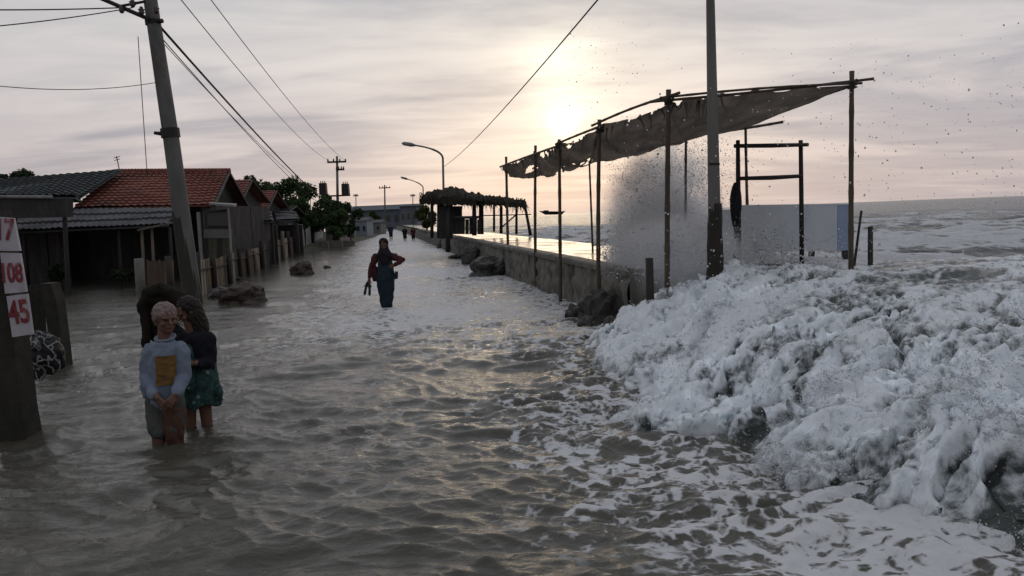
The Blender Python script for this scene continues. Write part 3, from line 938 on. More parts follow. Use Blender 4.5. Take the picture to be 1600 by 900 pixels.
# ================================================================== thatched hut on the wall
M_THATCH = pm('old thatch', (0.050, 0.046, 0.034), (0.025, 0.024, 0.02), 6, 0.95, 0.9, 30, 0.03, (1, 1, 0.4), 0.1)
hut = thing('thatched_hut', 'open dark thatched beach hut on posts at the far end of the seawall', 'hut', at(720, 370, 35.0))
def roof_strip(A, B, Cc, D, thick, name, n=34, mm=12, mat=M_THATCH, seed=0, apex=None):
    """uneven thatch: A-B near eave, D-C far eave, ridge bump between"""
    vs, fs = [], []
    for i in range(n):
        u = i / (n - 1)
        for j in range(mm):
            v = j / (mm - 1)
            p = A.lerp(B, u).lerp(D.lerp(Cc, u), v)
            q = float(perlin(np.array(u * 9.0 + seed), np.array(v * 4.0), 431)) * 0.14 + float(perlin(np.array(u * 30.0 + seed), np.array(v * 9.0), 432)) * 0.11
            if apex: q += apex[1] * max(0.0, 1 - abs(u - apex[0]) / (0.42 if u < apex[0] else 0.62)) * (0.35 + 0.65 * math.sin(v * math.pi))
            vs.append(p + Vector((0, 0, q + 0.10 * math.sin(v * math.pi) ** 0.8)))
    N_ = len(vs)
    for i in range(n):
        u = i / (n - 1)
        for j in range(mm):
            v = j / (mm - 1)
            p = A.lerp(B, u).lerp(D.lerp(Cc, u), v)
            q = float(perlin(np.array(u * 25.0 + seed), np.array(v * 6.0), 433)) * 0.14
            vs.append(p + Vector((0, 0, q - thick + 0.22 * math.sin(v * math.pi))))
    f = lambda i, j, o: o + i * mm + j
    for i in range(n - 1):
        for j in range(mm - 1):
            fs.append((f(i, j, 0), f(i + 1, j, 0), f(i + 1, j + 1, 0), f(i, j + 1, 0)))
            fs.append((f(i, j, N_), f(i, j + 1, N_), f(i + 1, j + 1, N_), f(i + 1, j, N_)))
        for j in (0, mm - 1):
            fs.append((f(i, j, 0), f(i, j, N_), f(i + 1, j, N_), f(i + 1, j, 0)))
    for j in range(mm - 1):
        for i in (0, n - 1):
            fs.append((f(i, j, 0), f(i, j + 1, 0), f(i, j + 1, N_), f(i, j, N_)))
    m = MB(); m.add(vs, fs); o = m.build(name, mat, hut)
    return o
roof_strip(at(655, 311, 33.0), at(757, 314, 33.0), at(757, 309, 38.5), at(672, 304, 38.5), 0.20, 'roof', apex=(0.42, 0.36))
roof_strip(at(744, 312, 33.0), at(823, 320, 33.0), at(820, 316, 38.0), at(744, 306, 38.0), 0.16, 'lean_to_roof', seed=5)
m = MB()
for k in range(420):
    u = random.random(); p = at(656, 308, 33.0).lerp(at(823, 319, 33.0), u) + Vector((0, random.uniform(-.1, .5), 0.0 + random.uniform(-.15, .25)))
    q = p + Vector((random.uniform(-.2, .2), random.uniform(-.2, .1), random.uniform(-.38, .04)))
    m.tube([p, q], [0.018, 0.004], 3, caps=False)
o = m.build('straw_fringe', M_THATCH, hut); o['kind'] = 'stuff'
for px, y0, y1, Y, r in ((688, 315, 372, 33.6, 0.16), (700, 315, 394, 33.2, 0.10), (741, 318, 368, 33.6, 0.09), (752, 318, 366, 34, 0.11), (772, 320, 362, 35, 0.055), (783, 322, 365, 34, 0.07), (807, 322, 366, 34, 0.055), (675, 312, 372, 36, 0.08)):
    m = MB(); m.tube([at(px, y1, Y), at(px, y0, Y)], [r, r * 0.9], 8, wob=0.1); m.build('post', M_DARKWOOD, hut, True)
m = MB(); m.tube([at(829, 368, 34), at(820, 320, 34)], [0.07, 0.055], 8); m.build('post', M_DARKWOOD, hut, True)
m = MB(); m.tube([at(784, 355, 34), at(806, 336, 34)], 0.03, 6); m.build('brace', M_DARKWOOD, hut, True)
m = MB(); m.tube([at(755, 337, 35), at(830, 335, 34)], 0.022, 6); m.build('rail', M_DARKWOOD, hut, True)
def planks(pa, pb, y0, y1, Y, n, parent, mat, name='plank'):
    """upright boards side by side, each its own piece"""
    for k in range(n):
        a = pa + (pb - pa) * k / n; b = pa + (pb - pa) * (k + 0.93) / n
        m = MB(); dy = random.uniform(-2, 1.5); yy = Y + random.uniform(-.02, .02)
        m.slab([at(a, y0 + dy, yy), at(b, y0 + dy, yy), at(b, y1, yy), at(a, y1, yy)], 0.03, Vector((0, 1, 0)))
        m.build(name, mat, parent)
planks(686, 708, 321, 373, 33.4, 4, hut, M_DARKWOOD)
planks(708, 752, 342, 366, 33.7, 7, hut, M_DARKWOOD)
m = MB(); m.slab([at(704, 340, 33.5), at(753, 339, 33.5), at(753, 337, 35), at(704, 338, 35)], 0.06); m.build('counter_top', M_DARKWOOD, hut)
m = MB(); m.slab([at(690, 322, 38), at(722, 322, 38), at(722, 366, 38), at(690, 366, 38)], 0.06, Vector((0, 1, 0))); m.build('back_wall', M_DARKWOOD, hut)

# ------------------------------------------------------------------ far low boat on the horizon
bt = thing('boat', 'low dark boat on the horizon seen between the canopy poles', 'boat', at(862, 332, 420))
m = MB(); A_, B_ = at(846, 334, 420), at(881, 333.2, 420)
m.loft([[A_ + Vector((-1.5, 0, 1.6))] * 4, [A_ + Vector((2, -2, 1.2)), A_ + Vector((2, 2, 1.2)), A_ + Vector((2, 1, -.6)), A_ + Vector((2, -1, -.6))],
        [B_ + Vector((-1, -2, 1.0)), B_ + Vector((-1, 2, 1.0)), B_ + Vector((-1, 1, -.6)), B_ + Vector((-1, -1, -.6))], [B_ + Vector((1.0, 0, 1.3))] * 4])
m.build('hull', M_DARKWOOD, bt)
m = MB(); c = at(853, 331, 420); m.box(c, (3.2, 2, 1.6), None, (0.8, 0.9)); m.build('cabin', M_DARKWOOD, bt)

# ================================================================== left: leaning pole, wires
M_CONC = pm('grey concrete pole', (0.17, 0.165, 0.155), (0.10, 0.098, 0.092), 2.5, 0.8, 0.4, 30, 0.006, (1, 1, 0.3), 0.3, (0.06, 0.058, 0.052))
M_BLACK = pm('black iron', (0.02, 0.02, 0.022), (0.03, 0.028, 0.028), 6, 0.6, 0.3, 30, 0.004)
M_PORC = pm('brown porcelain', (0.06, 0.035, 0.03), (0.045, 0.03, 0.028), 6, 0.3, 0.1, 30, 0.002, spec=0.5)
YP = 18.3
LP_B = at(303, 492, YP); LP_T = at(229, -40, YP)
lp = thing('utility_pole', 'leaning grey concrete power pole beside the fence at the left', 'pole', (LP_B.x, LP_B.y, -0.3))
ax = (LP_T - LP_B).normalized()
m = MB(); m.tube([LP_B - ax * 0.4, at(302, 470, YP), at(268, 220, YP), at(235, 0, YP), LP_T], [0.205, 0.20, 0.172, 0.145, 0.135], 16); m.build('shaft', M_CONC, lp, True)
M_MOSS = pm('mossy stained concrete', (0.055, 0.052, 0.044), (0.035, 0.034, 0.030), 4, 0.85, 0.6, 25, 0.012, (1, 1, 0.4), 0.3, (0.12, 0.115, 0.105))
rings = []
for i in range(17):
    k = i / 16; py = 500 - 165 * k; c = at(302 + (500 - 470) * 0.1 - 0.165 * (500 - py) * 0.88 + 1.0, py, YP)
    rings.append([c + Vector((math.cos(a), math.sin(a), 0)) * (0.211 - 0.020 * k) * (1 + 0.02 * math.sin(7 * a + 5 * k)) - Vector((0, 0, .10 * math.sin(3 * a) * k)) for a in [q / 18 * 2 * math.pi for q in range(18)]])
m = MB(); m.loft(rings, False); m.build('stained_foot', M_MOSS, lp, True)
m = MB(); c = at(266, 207, YP); m.tube([c - ax * 0.11, c + ax * 0.09], 0.205, 16); m.tube([c - ax * .05, c + Vector((-0.34, -0.05, 0.0))], [0.06, 0.035], 8); m.build('clamp_band', M_BLACK, lp)
m = MB(); c = at(239, 35, YP); m.tube([c - ax * 0.05, c + ax * 0.05], 0.165, 16); m.tube([c, c + Vector((0.25, -0.1, 0.0))], [0.05, 0.05], 8); m.build('wire_bracket', M_BLACK, lp)
m = MB(); m.tube([at(150, -6, YP - 0.3), at(233, 30, YP - 0.22)], 0.045, 6); m.build('crossarm', M_BLACK, lp)
m = MB(); m.tube([at(186, 10, YP - 0.3), at(228, 2, YP - 0.25)], 0.03, 6); m.build('arm_brace', M_BLACK, lp)
for px, py in ((190, 14), (207, 5), (221, 17), (244, 15)):
    c = at(px, py, YP - 0.3); m = MB()
    m.tube([c - Vector((0, 0, .09)), c - Vector((0, 0, .03)), c - Vector((0, 0, .02)), c + Vector((0, 0, .03)), c + Vector((0, 0, .04)), c + Vector((0, 0, .09))], [0.03, 0.07, 0.045, 0.075, 0.045, 0.03], 10)
    m.build('insulator', M_PORC, lp, True)
m = MB(); m.tube([at(222, 60, YP + 0.1) + Vector((0, -.2, 0)), at(238, 280, YP + 0.1) + Vector((0, -.25, 0))], 0.009, 5); m.build('earth_wire', M_BLACK, lp)

M_WIRE = pm('cable', (0.03, 0.03, 0.032), (0.02, 0.02, 0.022), 6, 0.7, 0.1, 10, 0.002)
def wire(a, b, sag, r, label, n=26, group='overhead wires'):
    a, b = Vector(a), Vector(b); pts = []
    for i in range(n + 1):
        k = i / n
        pts.append(a.lerp(b, k) - Vector((0, 0, sag * 4 * k * (1 - k))))
    m = MB(); m.tube(pts, r, 5); o = m.build('overhead_wire', M_WIRE, None, True)
    return tag(o, label, 'wire', group)
wire(at(246, 37, YP), at(530, 330, 82), 0.5, 0.030, 'thick dark cable sloping from the leaning pole down behind the trees')
wire(at(246, 52, YP), at(529, 335, 82), 0.7, 0.013, 'thin wire just under the thick dark cable from the leaning pole')
wire(at(250, 62, YP), at(533, 318, 82), 0.9, 0.010, 'faint slack wire beside the thick cable at the leaning pole')
wire(at(243, -50, YP), at(514, 251, 76), 0.6, 0.013, 'left of the two thin wires from the top edge to the far crossarm')
wire(at(300, -40, 20), at(540, 251, 76), 0.5, 0.013, 'right of the two thin wires from the top edge to the far crossarm')
wire(at(190, 12, YP), at(-120, 14, 15.0), 0.03, 0.014, 'dark wire running left from the crossarm, upper of three')
wire(at(207, 12, YP), at(-120, 50, 15.0), 0.06, 0.012, 'dark wire dropping left from the crossarm, second of three')
wire(at(250, 128, YP), at(-120, 118, 14), 0.20, 0.008, 'faint level wire left of the leaning pole, lowest of three')
wire(RP_TOP + Vector((-0.3, 0, -0.25)), at(691, 262, 59), 0.35, 0.015, 'thick wire crossing the bright sky beside the sun down to the street lamp')

# ================================================================== sign post at the left edge
M_OLDPOST = pm('dark mossy concrete', (0.040, 0.037, 0.030), (0.022, 0.022, 0.018), 5, 0.85, 0.6, 25, 0.015)
M_SIGN = pm('dirty white paint', (0.52, 0.50, 0.53), (0.42, 0.40, 0.44), 4, 0.6, 0.2, 30, 0.003, c3=(0.36, 0.33, 0.35))
M_RED = pm('red brown paint', (0.27, 0.05, 0.06), (0.17, 0.03, 0.04), 14, 0.7, 0.1, 20, 0.002, c3=(0.38, 0.28, 0.30))
YS = 6.55
sp = thing('sign_post', 'dark leaning post with white number boards at the left edge of the flooded road', 'sign', (at(0, 690, YS).x, YS, -0.35))
def quadpost(pts_px, Y, depth, name, mat, parent):
    m = MB(); m.slab([at(x, y, Y) for x, y in pts_px], depth, Vector((0, 1, 0))); return m.build(name, mat, parent)
m = MB()
rings = []
for xr, yy in ((50, 725), (44, 690), (36, 640), (26, 560), (15, 470), (3, 385), (-6, 330)):
    c = at(xr - 26, yy, YS); w = 26 / FPX * YS
    rings.append([c + Vector((-w, -0.02, 0)), c + Vector((w * random.uniform(.92, 1.04), 0.0, 0)), c + Vector((w * random.uniform(.9, 1.0), 0.22, 0)), c + Vector((-w, 0.22, 0))])
m.loft(rings); m.build('post', M_OLDPOST, sp)
def text_mesh(body, size, name, mat, M, parent):
    cu = bpy.data.curves.new(name, 'FONT'); cu.body = body; cu.size = size; cu.extrude = 0.002
    cu.align_x = 'CENTER'; cu.align_y = 'CENTER'; cu.offset = size * 0.025
    tmp = bpy.data.objects.new('tmp', cu); COL.objects.link(tmp)
    dg = bpy.context.evaluated_depsgraph_get()
    me = bpy.data.meshes.new_from_object(tmp.evaluated_get(dg))
    bpy.data.objects.remove(tmp); bpy.data.curves.remove(cu)
    off = Vector((0, 0, 0)); p = parent
    while p.parent: p = p.parent
    off = ROOTLOC[p]
    me.transform(Matrix.Translation(-off) @ M)
    me.materials.clear(); me.materials.append(mat)
    o = bpy.data.objects.new(name, me); COL.objects.link(o); o.parent = parent
    return o
def sign_board(corners, Y, body, mat_txt, size, shift=(0, 0), stretch=1.6, label=None):
    P = [at(x, y, Y) for x, y in corners]                       # tl tr br bl
    m = MB(); m.slab(P, 0.025, Vector((0, 1, 0))); b = m.build('board', M_SIGN, sp, label=label)
    c = (P[0] + P[1] + P[2] + P[3]) / 4 + Vector((shift[0], -0.005, shift[1]))
    xd = (P[1] - P[0] + P[2] - P[3]).normalized(); yd = (P[0] - P[3] + P[1] - P[2]).normalized()
    nz = xd.cross(yd).normalized(); yd = nz.cross(xd)
    M = Matrix((xd, yd * stretch, nz)).transposed().to_4x4(); M.translation = c
    text_mesh(body, size, 'lettering', mat_txt, M, b)
    return b
sign_board([(-14, 338), (21, 341), (31, 392), (-8, 392)], YS - 0.03, '17', M_RED, 0.16, (0.0, 0.03), 1.5, 'top white board cut off by the left edge')
sign_board([(0, 395), (31, 396), (41, 456), (8, 459)], YS - 0.03, '108', M_RED, 0.125, (-0.012, -0.005), 1.75, 'middle white board with red digits')
sign_board([(10, 463), (42, 459), (51, 522), (19, 527)], YS - 0.03, '45', M_RED, 0.17, (0, 0.02), 1.55, 'lowest white board with red digits')
# gate post with a dark board behind it
gp = thing('gate_post', 'weathered dark leaning post standing in the water behind the number boards', 'post', on(92, 578, 0))
m = MB(); Yg = on(92, 575, 0).y; rings = []
for xl, xr, yy in ((82, 108, 640), (79, 101, 573), (75, 95, 520), (68, 88, 470), (63, 80, 443)):
    a, b = at(xl, yy, Yg), at(xr, yy, Yg)
    rings.append([a, b, b + Vector((0, .2, 0)), a + Vector((0, .2, 0))])
m.loft(rings); m.build('shaft', M_OLDPOST, gp)
for k in range(3):
    a = 44 + k * 8
    m = MB(); m.slab([at(a, 446 - k, Yg + .12), at(a + 7.4, 445 - k, Yg + .12), at(a + 13, 590, Yg + .12), at(a + 5, 590, Yg + .12)], 0.03, Vector((0, 1, 0))); m.build('plank', M_OLDPOST, gp)
# black bundle under a white net
M_SACK = pm('black plastic', (0.012, 0.012, 0.016), (0.02, 0.02, 0.024), 6, 0.5, 0.5, 14, 0.02)
M_NET = pm('white cord', (0.36, 0.37, 0.36), (0.16, 0.17, 0.16), 20, 0.8, 0.3, 60, 0.003)
sk = thing('netted_bundle', 'black bundle wrapped in knotted white net hanging below the number boards', 'bundle', at(56, 590, 7.6))
SC = at(60, 553, 7.6); SR = Vector((0.205, 0.15, 0.235))
m = MB(); m.blob(SC, SR, 4, 0.30, 1.5, 4.0); m.build('sack', M_SACK, sk, True)
m = MB()
from mathutils import noise as mnoise
cells = [Vector((random.gauss(0, 1), -abs(random.gauss(0, 1)), random.gauss(0, 1))).normalized() for _ in range(210)]
for i, a in enumerate(cells):
    near = sorted(cells, key=lambda c: (c - a).length)[1:4]
    for b in near:
        pts = []
        for k in range(4):
            d = a.lerp(b, k / 3).normalized()
            kk = 1.03 + 0.30 * mnoise.fractal(d * 1.5 + Vector((4, 2.8, 3.1)), 0.8, 2.0, 4)
            pts.append(SC + Vector((d.x * SR.x * kk, d.y * SR.y * kk, d.z * SR.z * kk)))
        m.tube(pts, random.uniform(0.003, 0.0065), 4)
o = m.build('net', M_NET, sk); o['kind'] = 'stuff'

# ================================================================== fence
FA = on(312, 467, 0); FB = on(464, 394, 0)
FDIR = (FB - FA).normalized()
def fence_t(px):
    lo, hi = -30.0, 400.0
    for _ in range(60):
        mid = (lo + hi) / 2
        if proj(FA + FDIR * mid)[0] < px: lo = mid
        else: hi = mid
    return lo
FPERP = Vector((-FDIR.y, FDIR.x, 0))
M_FPOST = pm('dark fence post', (0.055, 0.045, 0.038), (0.03, 0.027, 0.025), 8, 0.85, 0.5, 30, 0.01, (1, 1, 0.3))
M_LPOST = pm('pale fence post', (0.22, 0.19, 0.15), (0.14, 0.12, 0.10), 6, 0.85, 0.5, 30, 0.01, (1, 1, 0.3))
PANMAT = [pm('tan boards', (0.22, 0.165, 0.105), (0.15, 0.115, 0.08), 5, 0.9, 0.4, 30, 0.01, (1, 1, 0.25), c3=(0.075, 0.07, 0.05)),
          pm('olive boards', (0.10, 0.10, 0.070), (0.07, 0.066, 0.05), 5, 0.9, 0.4, 30, 0.01, (1, 1, 0.25)),
          pm('brown boards', (0.13, 0.088, 0.068), (0.075, 0.055, 0.046), 5, 0.9, 0.4, 30, 0.01, (1, 1, 0.25)),
          pm('pale boards', (0.30, 0.25, 0.20), (0.20, 0.165, 0.13), 5, 0.9, 0.4, 30, 0.01, (1, 1, 0.25))]
fence = thing('board_fence', 'long weathered board fence with dark posts standing in the flood at the left', 'fence', FA)
fpx = [(312, 394), (337, 388), (360, 388), (377, 388), (389, 390), (401, 391), (411, 376), (423, 374), (433, 362), (443, 361), (453, 361), (464, 361)]
ft = [fence_t(p[0]) for p in fpx]
for (px, yt), t in zip(fpx, ft):
    b = FA + FDIR * t
    top = at(px, yt, b.y).z
    m = MB(); w = 0.075 if t < 12 else 0.10
    lean = Vector((random.uniform(-.05, .03), 0, 0))
    m.tube([Vector((b.x, b.y, -0.5)), Vector((b.x, b.y, top * 0.5)) + lean * .5, Vector((b.x, b.y, top)) + lean], [w, w * .95, w * .9], 7, wob=0.1)
    m.build('post', M_LPOST if px in (433, 443, 401) else M_FPOST, fence, True)
for i in range(len(ft) - 1):
    a, b = FA + FDIR * ft[i], FA + FDIR * ft[i + 1]
    L_ = (b - a).length
    n = max(3, min(8, int((fpx[i + 1][0] - fpx[i][0]) / 4)))
    hz = (0.90, 0.84, 0.93, 0.86, 0.90, 0.88, 0.95, 0.95, 1.0, 1.0, 1.0)[i]
    mat = PANMAT[(0, 2, 3, 1, 2, 3, 1, 3, 1, 3, 2)[i]]
    for k in range(n):
        p = a + FDIR * (L_ * (k + 0.03) / n + 0.06) + FPERP * (0.08 + random.uniform(0, .02)); q = a + FDIR * (L_ * (k + 0.97) / n) + FPERP * (0.08 + random.uniform(0, .02))
        h = hz + random.uniform(-.03, .02)
        m = MB(); m.slab([Vector((p.x, p.y, h)), Vector((q.x, q.y, h + random.uniform(-.03, .03))), Vector((q.x, q.y, -0.5)), Vector((p.x, p.y, -0.5))], 0.025, FPERP)
        m.build('board', mat if random.random() < .7 else random.choice(PANMAT), fence)
    m = MB(); m.tube([a + Vector((0, 0, hz * .75)) + FPERP * .05, b + Vector((0, 0, hz * .75)) + FPERP * .05], 0.03, 5); m.build('rail', M_FPOST, fence)
# the return of the fence, left of the leaning pole
fr2 = thing('board_fence', 'short run of fence with a pale post left of the leaning pole', 'fence', at(245, 450, 22))
m = MB(); c0 = at(219, 445, 22.5); m.tube([Vector((c0.x, 22.5, -.5)), at(217, 404, 22.5)], [0.14, 0.13], 8, wob=.08); m.build('post', pm('pale concrete post', (0.20, 0.195, 0.175), (0.12, 0.118, 0.105), 5, 0.9, 0.5, 20, 0.01), fr2, True)
for px0, px1, y, lean in ((262, 269, 402, 6),):
    m = MB(); a = at(px0 + lean, 470, 20.5); m.tube([Vector((a.x, 20.5, -.5)), at(px0, 400, 20.5)], [0.09, 0.08], 7); m.build('post', M_FPOST, fr2, True)
for k in range(6):
    a = 229 + k * 7.0
    Yk = 22.3 - k * 0.3
    m = MB(); m.slab([at(a, 408 + random.uniform(-3, 3), Yk), at(a + 6.6, 408 + random.uniform(-3, 3), Yk), at(a + 6.6, 452, Yk) - Vector((0, 0, .4)), at(a, 452, Yk) - Vector((0, 0, .4))], 0.03, Vector((0, 1, 0)))
    m.build('board', PANMAT[2] if k < 4 else PANMAT[0], fr2)
# pale sheet gate farther along
M_GATE = pm('pale sheet metal', (0.30, 0.30, 0.31), (0.22, 0.22, 0.235), 3, 0.55, 0.2, 12, 0.006, c3=(0.14, 0.13, 0.13))
gt = thing('sheet_gate', 'pale corrugated sheet gate at the far end of the board fence', 'gate', FA + FDIR * fence_t(485))
gpx = [467, 479, 488, 497, 506]
for i in range(4):
    a, b = FA + FDIR * fence_t(gpx[i]), FA + FDIR * fence_t(gpx[i + 1])
    top = 1.72 if i != 1 else 1.66
    vs, fs = [], []; n = 12
    for k in range(n * 2 + 1):
        p = a.lerp(b, k / (2 * n) * 0.965) + FPERP * (0.05 if k % 2 else 0.0)
        vs += [Vector((p.x, p.y, -0.4)), Vector((p.x, p.y, top))]
    for k in range(n * 2): fs.append((2 * k, 2 * k + 2, 2 * k + 3, 2 * k + 1))
    m = MB(); m.add(vs, fs); o = m.build('sheet', M_GATE, gt)
    md = o.modifiers.new('thick', 'SOLIDIFY'); md.thickness = 0.012
for px in (467, 488, 506):
    p = FA + FDIR * fence_t(px); m = MB(); m.box((p.x, p.y, 0.6), (0.14, 0.14, 2.3)); m.build('post', M_FPOST, gt)

# ================================================================== houses
M_REDTILE = pm('red clay tile', (0.235, 0.085, 0.060), (0.16, 0.060, 0.046), 1.2, 0.85, 0.4, 18, 0.02, c3=(0.085, 0.052, 0.043))
M_DARKROOF = pm('dark slate sheet', (0.080, 0.092, 0.094), (0.055, 0.063, 0.068), 1.0, 0.75, 0.4, 12, 0.02, c3=(0.07, 0.075, 0.07))
M_GREYROOF = pm('grey asbestos sheet', (0.10, 0.10, 0.107), (0.068, 0.069, 0.077), 1.2, 0.85, 0.4, 12, 0.02, c3=(0.045, 0.045, 0.05))
M_DARKWALL = pm('dark plank wall', (0.065, 0.058, 0.055), (0.038, 0.036, 0.038), 4, 0.9, 0.5, 20, 0.02, (1, 1, 0.3))
M_PLASTER = pm('old plaster', (0.20, 0.19, 0.18), (0.13, 0.125, 0.12), 2, 0.9, 0.3, 20, 0.01)
M_WHITEF = pm('pale frame paint', (0.28, 0.275, 0.27), (0.18, 0.178, 0.175), 5, 0.7, 0.2, 20, 0.004)
def glass_mat():
    N = NT('dark window glass'); return N.set((0.02, 0.025, 0.03), 0.08, Specular_IOR_Level=0.5)
M_GLASS = glass_mat()
def ribbed(A, B, C, D, name, mat, parent, rib=0.22, h=0.032, rows=0, thick=0.05):
    """A-B ridge, D-C eave; ribs run down the slope, rows step across it"""
    A, B, C, D = map(Vector, (A, B, C, D))
    n = max(4, int((B - A).length / rib)); rows = rows or max(2, int((D - A).length / 0.34))
    nn = (B - A).cross(D - A).normalized()
    if nn.z < 0: nn = -nn
    vs, fs = [], []
    for j in range(rows):
        for e in (0, 1):
            v = (j + e) / rows
            lift = 0.030 if e == 0 else 0.060
            for i in range(2 * n + 1):
                u = i / (2 * n)
                p = A.lerp(B, u).lerp(D.lerp(C, u), v) + nn * (lift - 0.03 * (1 - e) + (h if i % 2 else 0))
                p = p + nn * (0.035 * mnoise.noise(p * 0.55) + 0.022 * mnoise.noise(p * 2.3)) + (D - A).normalized() * (0.03 * mnoise.noise(Vector((i // 2 * 3.7, (j + e) * 5.1, 0))))
                vs.append(p)
    W_ = 2 * n + 1
    for r in range(2 * rows - 1):
        for i in range(2 * n):
            fs.append((r * W_ + i, (r + 1) * W_ + i, (r + 1) * W_ + i + 1, r * W_ + i + 1))
    m = MB(); m.add(vs, fs)
    m.slab([A, D, C, B], thick, -nn)
    return m.build(name, mat, parent)
# --- big open shed with the red roof
hA = thing('house', 'low open sided house with a wide red tiled roof behind the leaning pole', 'house', at(230, 435, 28))
rl, rr = at(178, 270, 32), at(356, 269, 32); el, er = at(112, 327, 27.6), at(333, 320, 27.6)
ribbed(rl, rr, er, el, 'roof', M_REDTILE, hA)
bk_r = at(386, 322, 36.5)
bk_l = Vector((rl.x - 1.0, 36.5, bk_r.z))
ribbed(rr, rl, bk_l, bk_r, 'roof', M_REDTILE, hA)
m = MB()
for k in range(34):
    p = rl.lerp(rr, (k + .5) / 34); m.tube([p - Vector((0.16, 0, -.03)), p + Vector((0.16, 0, .045))], [0.10, 0.115], 7)
o = m.build('ridge_tiles', M_REDTILE, hA)
m = MB(); m.add([rr + Vector((-.25, 0, -.12)), er + Vector((-.3, .5, -.08)), Vector((bk_r.x - .3, 36, bk_r.z))], [(0, 1, 2)]); m.slab([rr + Vector((-.25, 0, -.12)), er + Vector((-.3, .5, -.08)), Vector((bk_r.x - .3, 36, bk_r.z)), Vector((bk_r.x - .3, 36, bk_r.z))], .1, Vector((-1, 0, 0))); m.build('gable', M_DARKWALL, hA)
m = MB(); m.tube([rr + Vector((.05, -.05, -.05)), er + Vector((.05, -.05, -.02))], 0.06, 5); m.tube([rr + Vector((.05, .05, -.05)), bk_r + Vector((.05, .05, -.02))], 0.06, 5); m.build('bargeboard', M_DARKWOOD, hA)
# lean-to in front
l0, l1, l2, l3 = at(30, 330, 27.4), at(276, 324, 27.4), at(262, 352, 25.0), at(24, 363, 25.0)
ribbed(l0, l1, l2, l3, 'lean_to_roof', M_GREYROOF, hA, 0.2, 0.035, 3)
for px in (40, 92, 188, 224, 240, 268):
    m = MB(); a = at(px, 430, 25.2); m.tube([Vector((a.x, 25.2, -.4)), at(px - 3, 355, 25.2)], [0.05, 0.045], 6, wob=.1); m.build('post', M_FPOST if px not in (224, 240) else M_LPOST, hA, True)
xl, xr = at(0, 400, 30).x - 3, at(330, 400, 30).x
n = 26
for k in range(n):
    a = xl + (xr - xl) * k / n; b = xl + (xr - xl) * (k + .97) / n
    m = MB(); m.box(((a + b) / 2, 30 + random.uniform(-.02, .02), 0.9), (b - a, 0.05, 3.0)); m.build('plank', M_DARKWALL, hA)
xe = at(318, 380, 28).x
for k in range(12):
    y0 = 28 + k * 0.66
    m = MB(); m.box((xe + random.uniform(-.01, .01), y0 + .32, 0.95), (0.06, 0.64, 3.2)); m.build('plank', M_DARKWALL, hA)
m = MB(); m.box(((xl + xr) / 2, 27.75, 2.35), (xr - xl, 0.1, 0.16)); m.build('eave_beam', M_DARKWOOD, hA)
m = MB(); m.tube([at(270, 348, 25.0), at(215, 360, 25.0)], 0.03, 5); m.build('rail', M_LPOST, hA)
m = MB(); p = at(187, 268, 33); m.tube([p, p + Vector((-.08, 0, .62))], 0.02, 5); m.tube([p + Vector((-.2, 0, .55)), p + Vector((.06, 0, .6))], 0.015, 5); m.tube([p + Vector((-.18, 0, .45)), p + Vector((.04, 0, .5))], 0.015, 5); m.build('aerial', M_BLACK, hA)
# --- dark roofed shed to the left
hB = thing('house', 'dark roofed shed at the left edge beside the red roofed house', 'house', at(40, 435, 30))
ribbed(at(-160, 292, 31.5), at(190, 266, 31.0), at(120, 312, 27.2), at(-160, 318, 27.2), 'roof', M_DARKROOF, hB, 0.3, 0.04)
m = MB(); a, b = at(-160, 318, 27.4), at(112, 312, 27.4); m.slab([Vector((a.x, 27.5, 2.6)), Vector((b.x, 27.5, 2.6)), Vector((b.x, 27.5, 1.9)), Vector((a.x, 27.5, 1.9))], 0.1, Vector((0, 1, 0))); m.build('fascia', M_DARKWALL, hB)
for k in range(8):
    a = at(-160 + k * 34, 400, 29).x; m = MB(); m.box((a + .35, 29 + random.uniform(-.02, .02), 0.9), (0.72, 0.05, 3.2)); m.build('plank', M_DARKWALL, hB)
# --- near awning with pale gutter
hC = thing('awning', 'dark flat awning with a pale gutter edge at the left edge of the picture', 'awning', at(40, 440, 22))
a0, a1 = at(-140, 306, 22), at(118, 308, 22); b0, b1 = at(-140, 312, 24.5), at(128, 314, 24.5)
ribbed(b0, b1, a1, a0, 'roof', M_DARKROOF, hC, 0.25, 0.03, 2)
m = MB(); m.tube([at(-140, 306.5, 21.9), at(82, 308, 21.9)], 0.045, 6); m.build('gutter', M_WHITEF, hC)
m = MB(); m.slab([at(-140, 309, 21.95), at(112, 311, 21.95), at(112, 339, 21.95), at(-140, 345, 21.95)], 0.08, Vector((0, 1, 0))); m.build('valance', M_DARKWALL, hC)
for px in (-60, 20, 100):
    m = MB(); a = at(px, 400, 22.2); m.tube([Vector((a.x, 22.2, -.4)), at(px, 312, 22.2)], 0.06, 6); m.build('post', M_DARKWOOD, hC)
# --- framed porch right of the pole
hD = thing('porch', 'small porch with a pale frame just right of the leaning pole', 'porch', at(345, 420, 26))
for px, y0, y1, w in ((317, 331, 425, .09), (364, 324, 425, .055)):
    m = MB(); a = at(px, 430, 25.5); m.box((a.x, 25.5, (at(px, y0, 25.5).z - .4) / 2), (w, w, at(px, y0, 25.5).z + .4)); m.build('post', M_WHITEF, hD)
m = MB(); m.slab([at(326, 317, 25.4), at(366, 320, 25.4), at(370, 318, 28), at(332, 316, 28)], 0.06); m.build('roof', M_WHITEF, hD)
m = MB(); m.slab([at(320, 330, 25.7), at(360, 326, 25.7), at(360, 358, 25.7), at(320, 358, 25.7)], 0.05, Vector((0, 1, 0))); w_ = m.build('window', M_DARKWALL, hD)
m = MB(); m.slab([at(324, 334, 25.66), at(357, 331, 25.66), at(357, 353, 25.66), at(324, 353, 25.66)], 0.02, Vector((0, 1, 0))); m.build('pane', M_GLASS, w_)
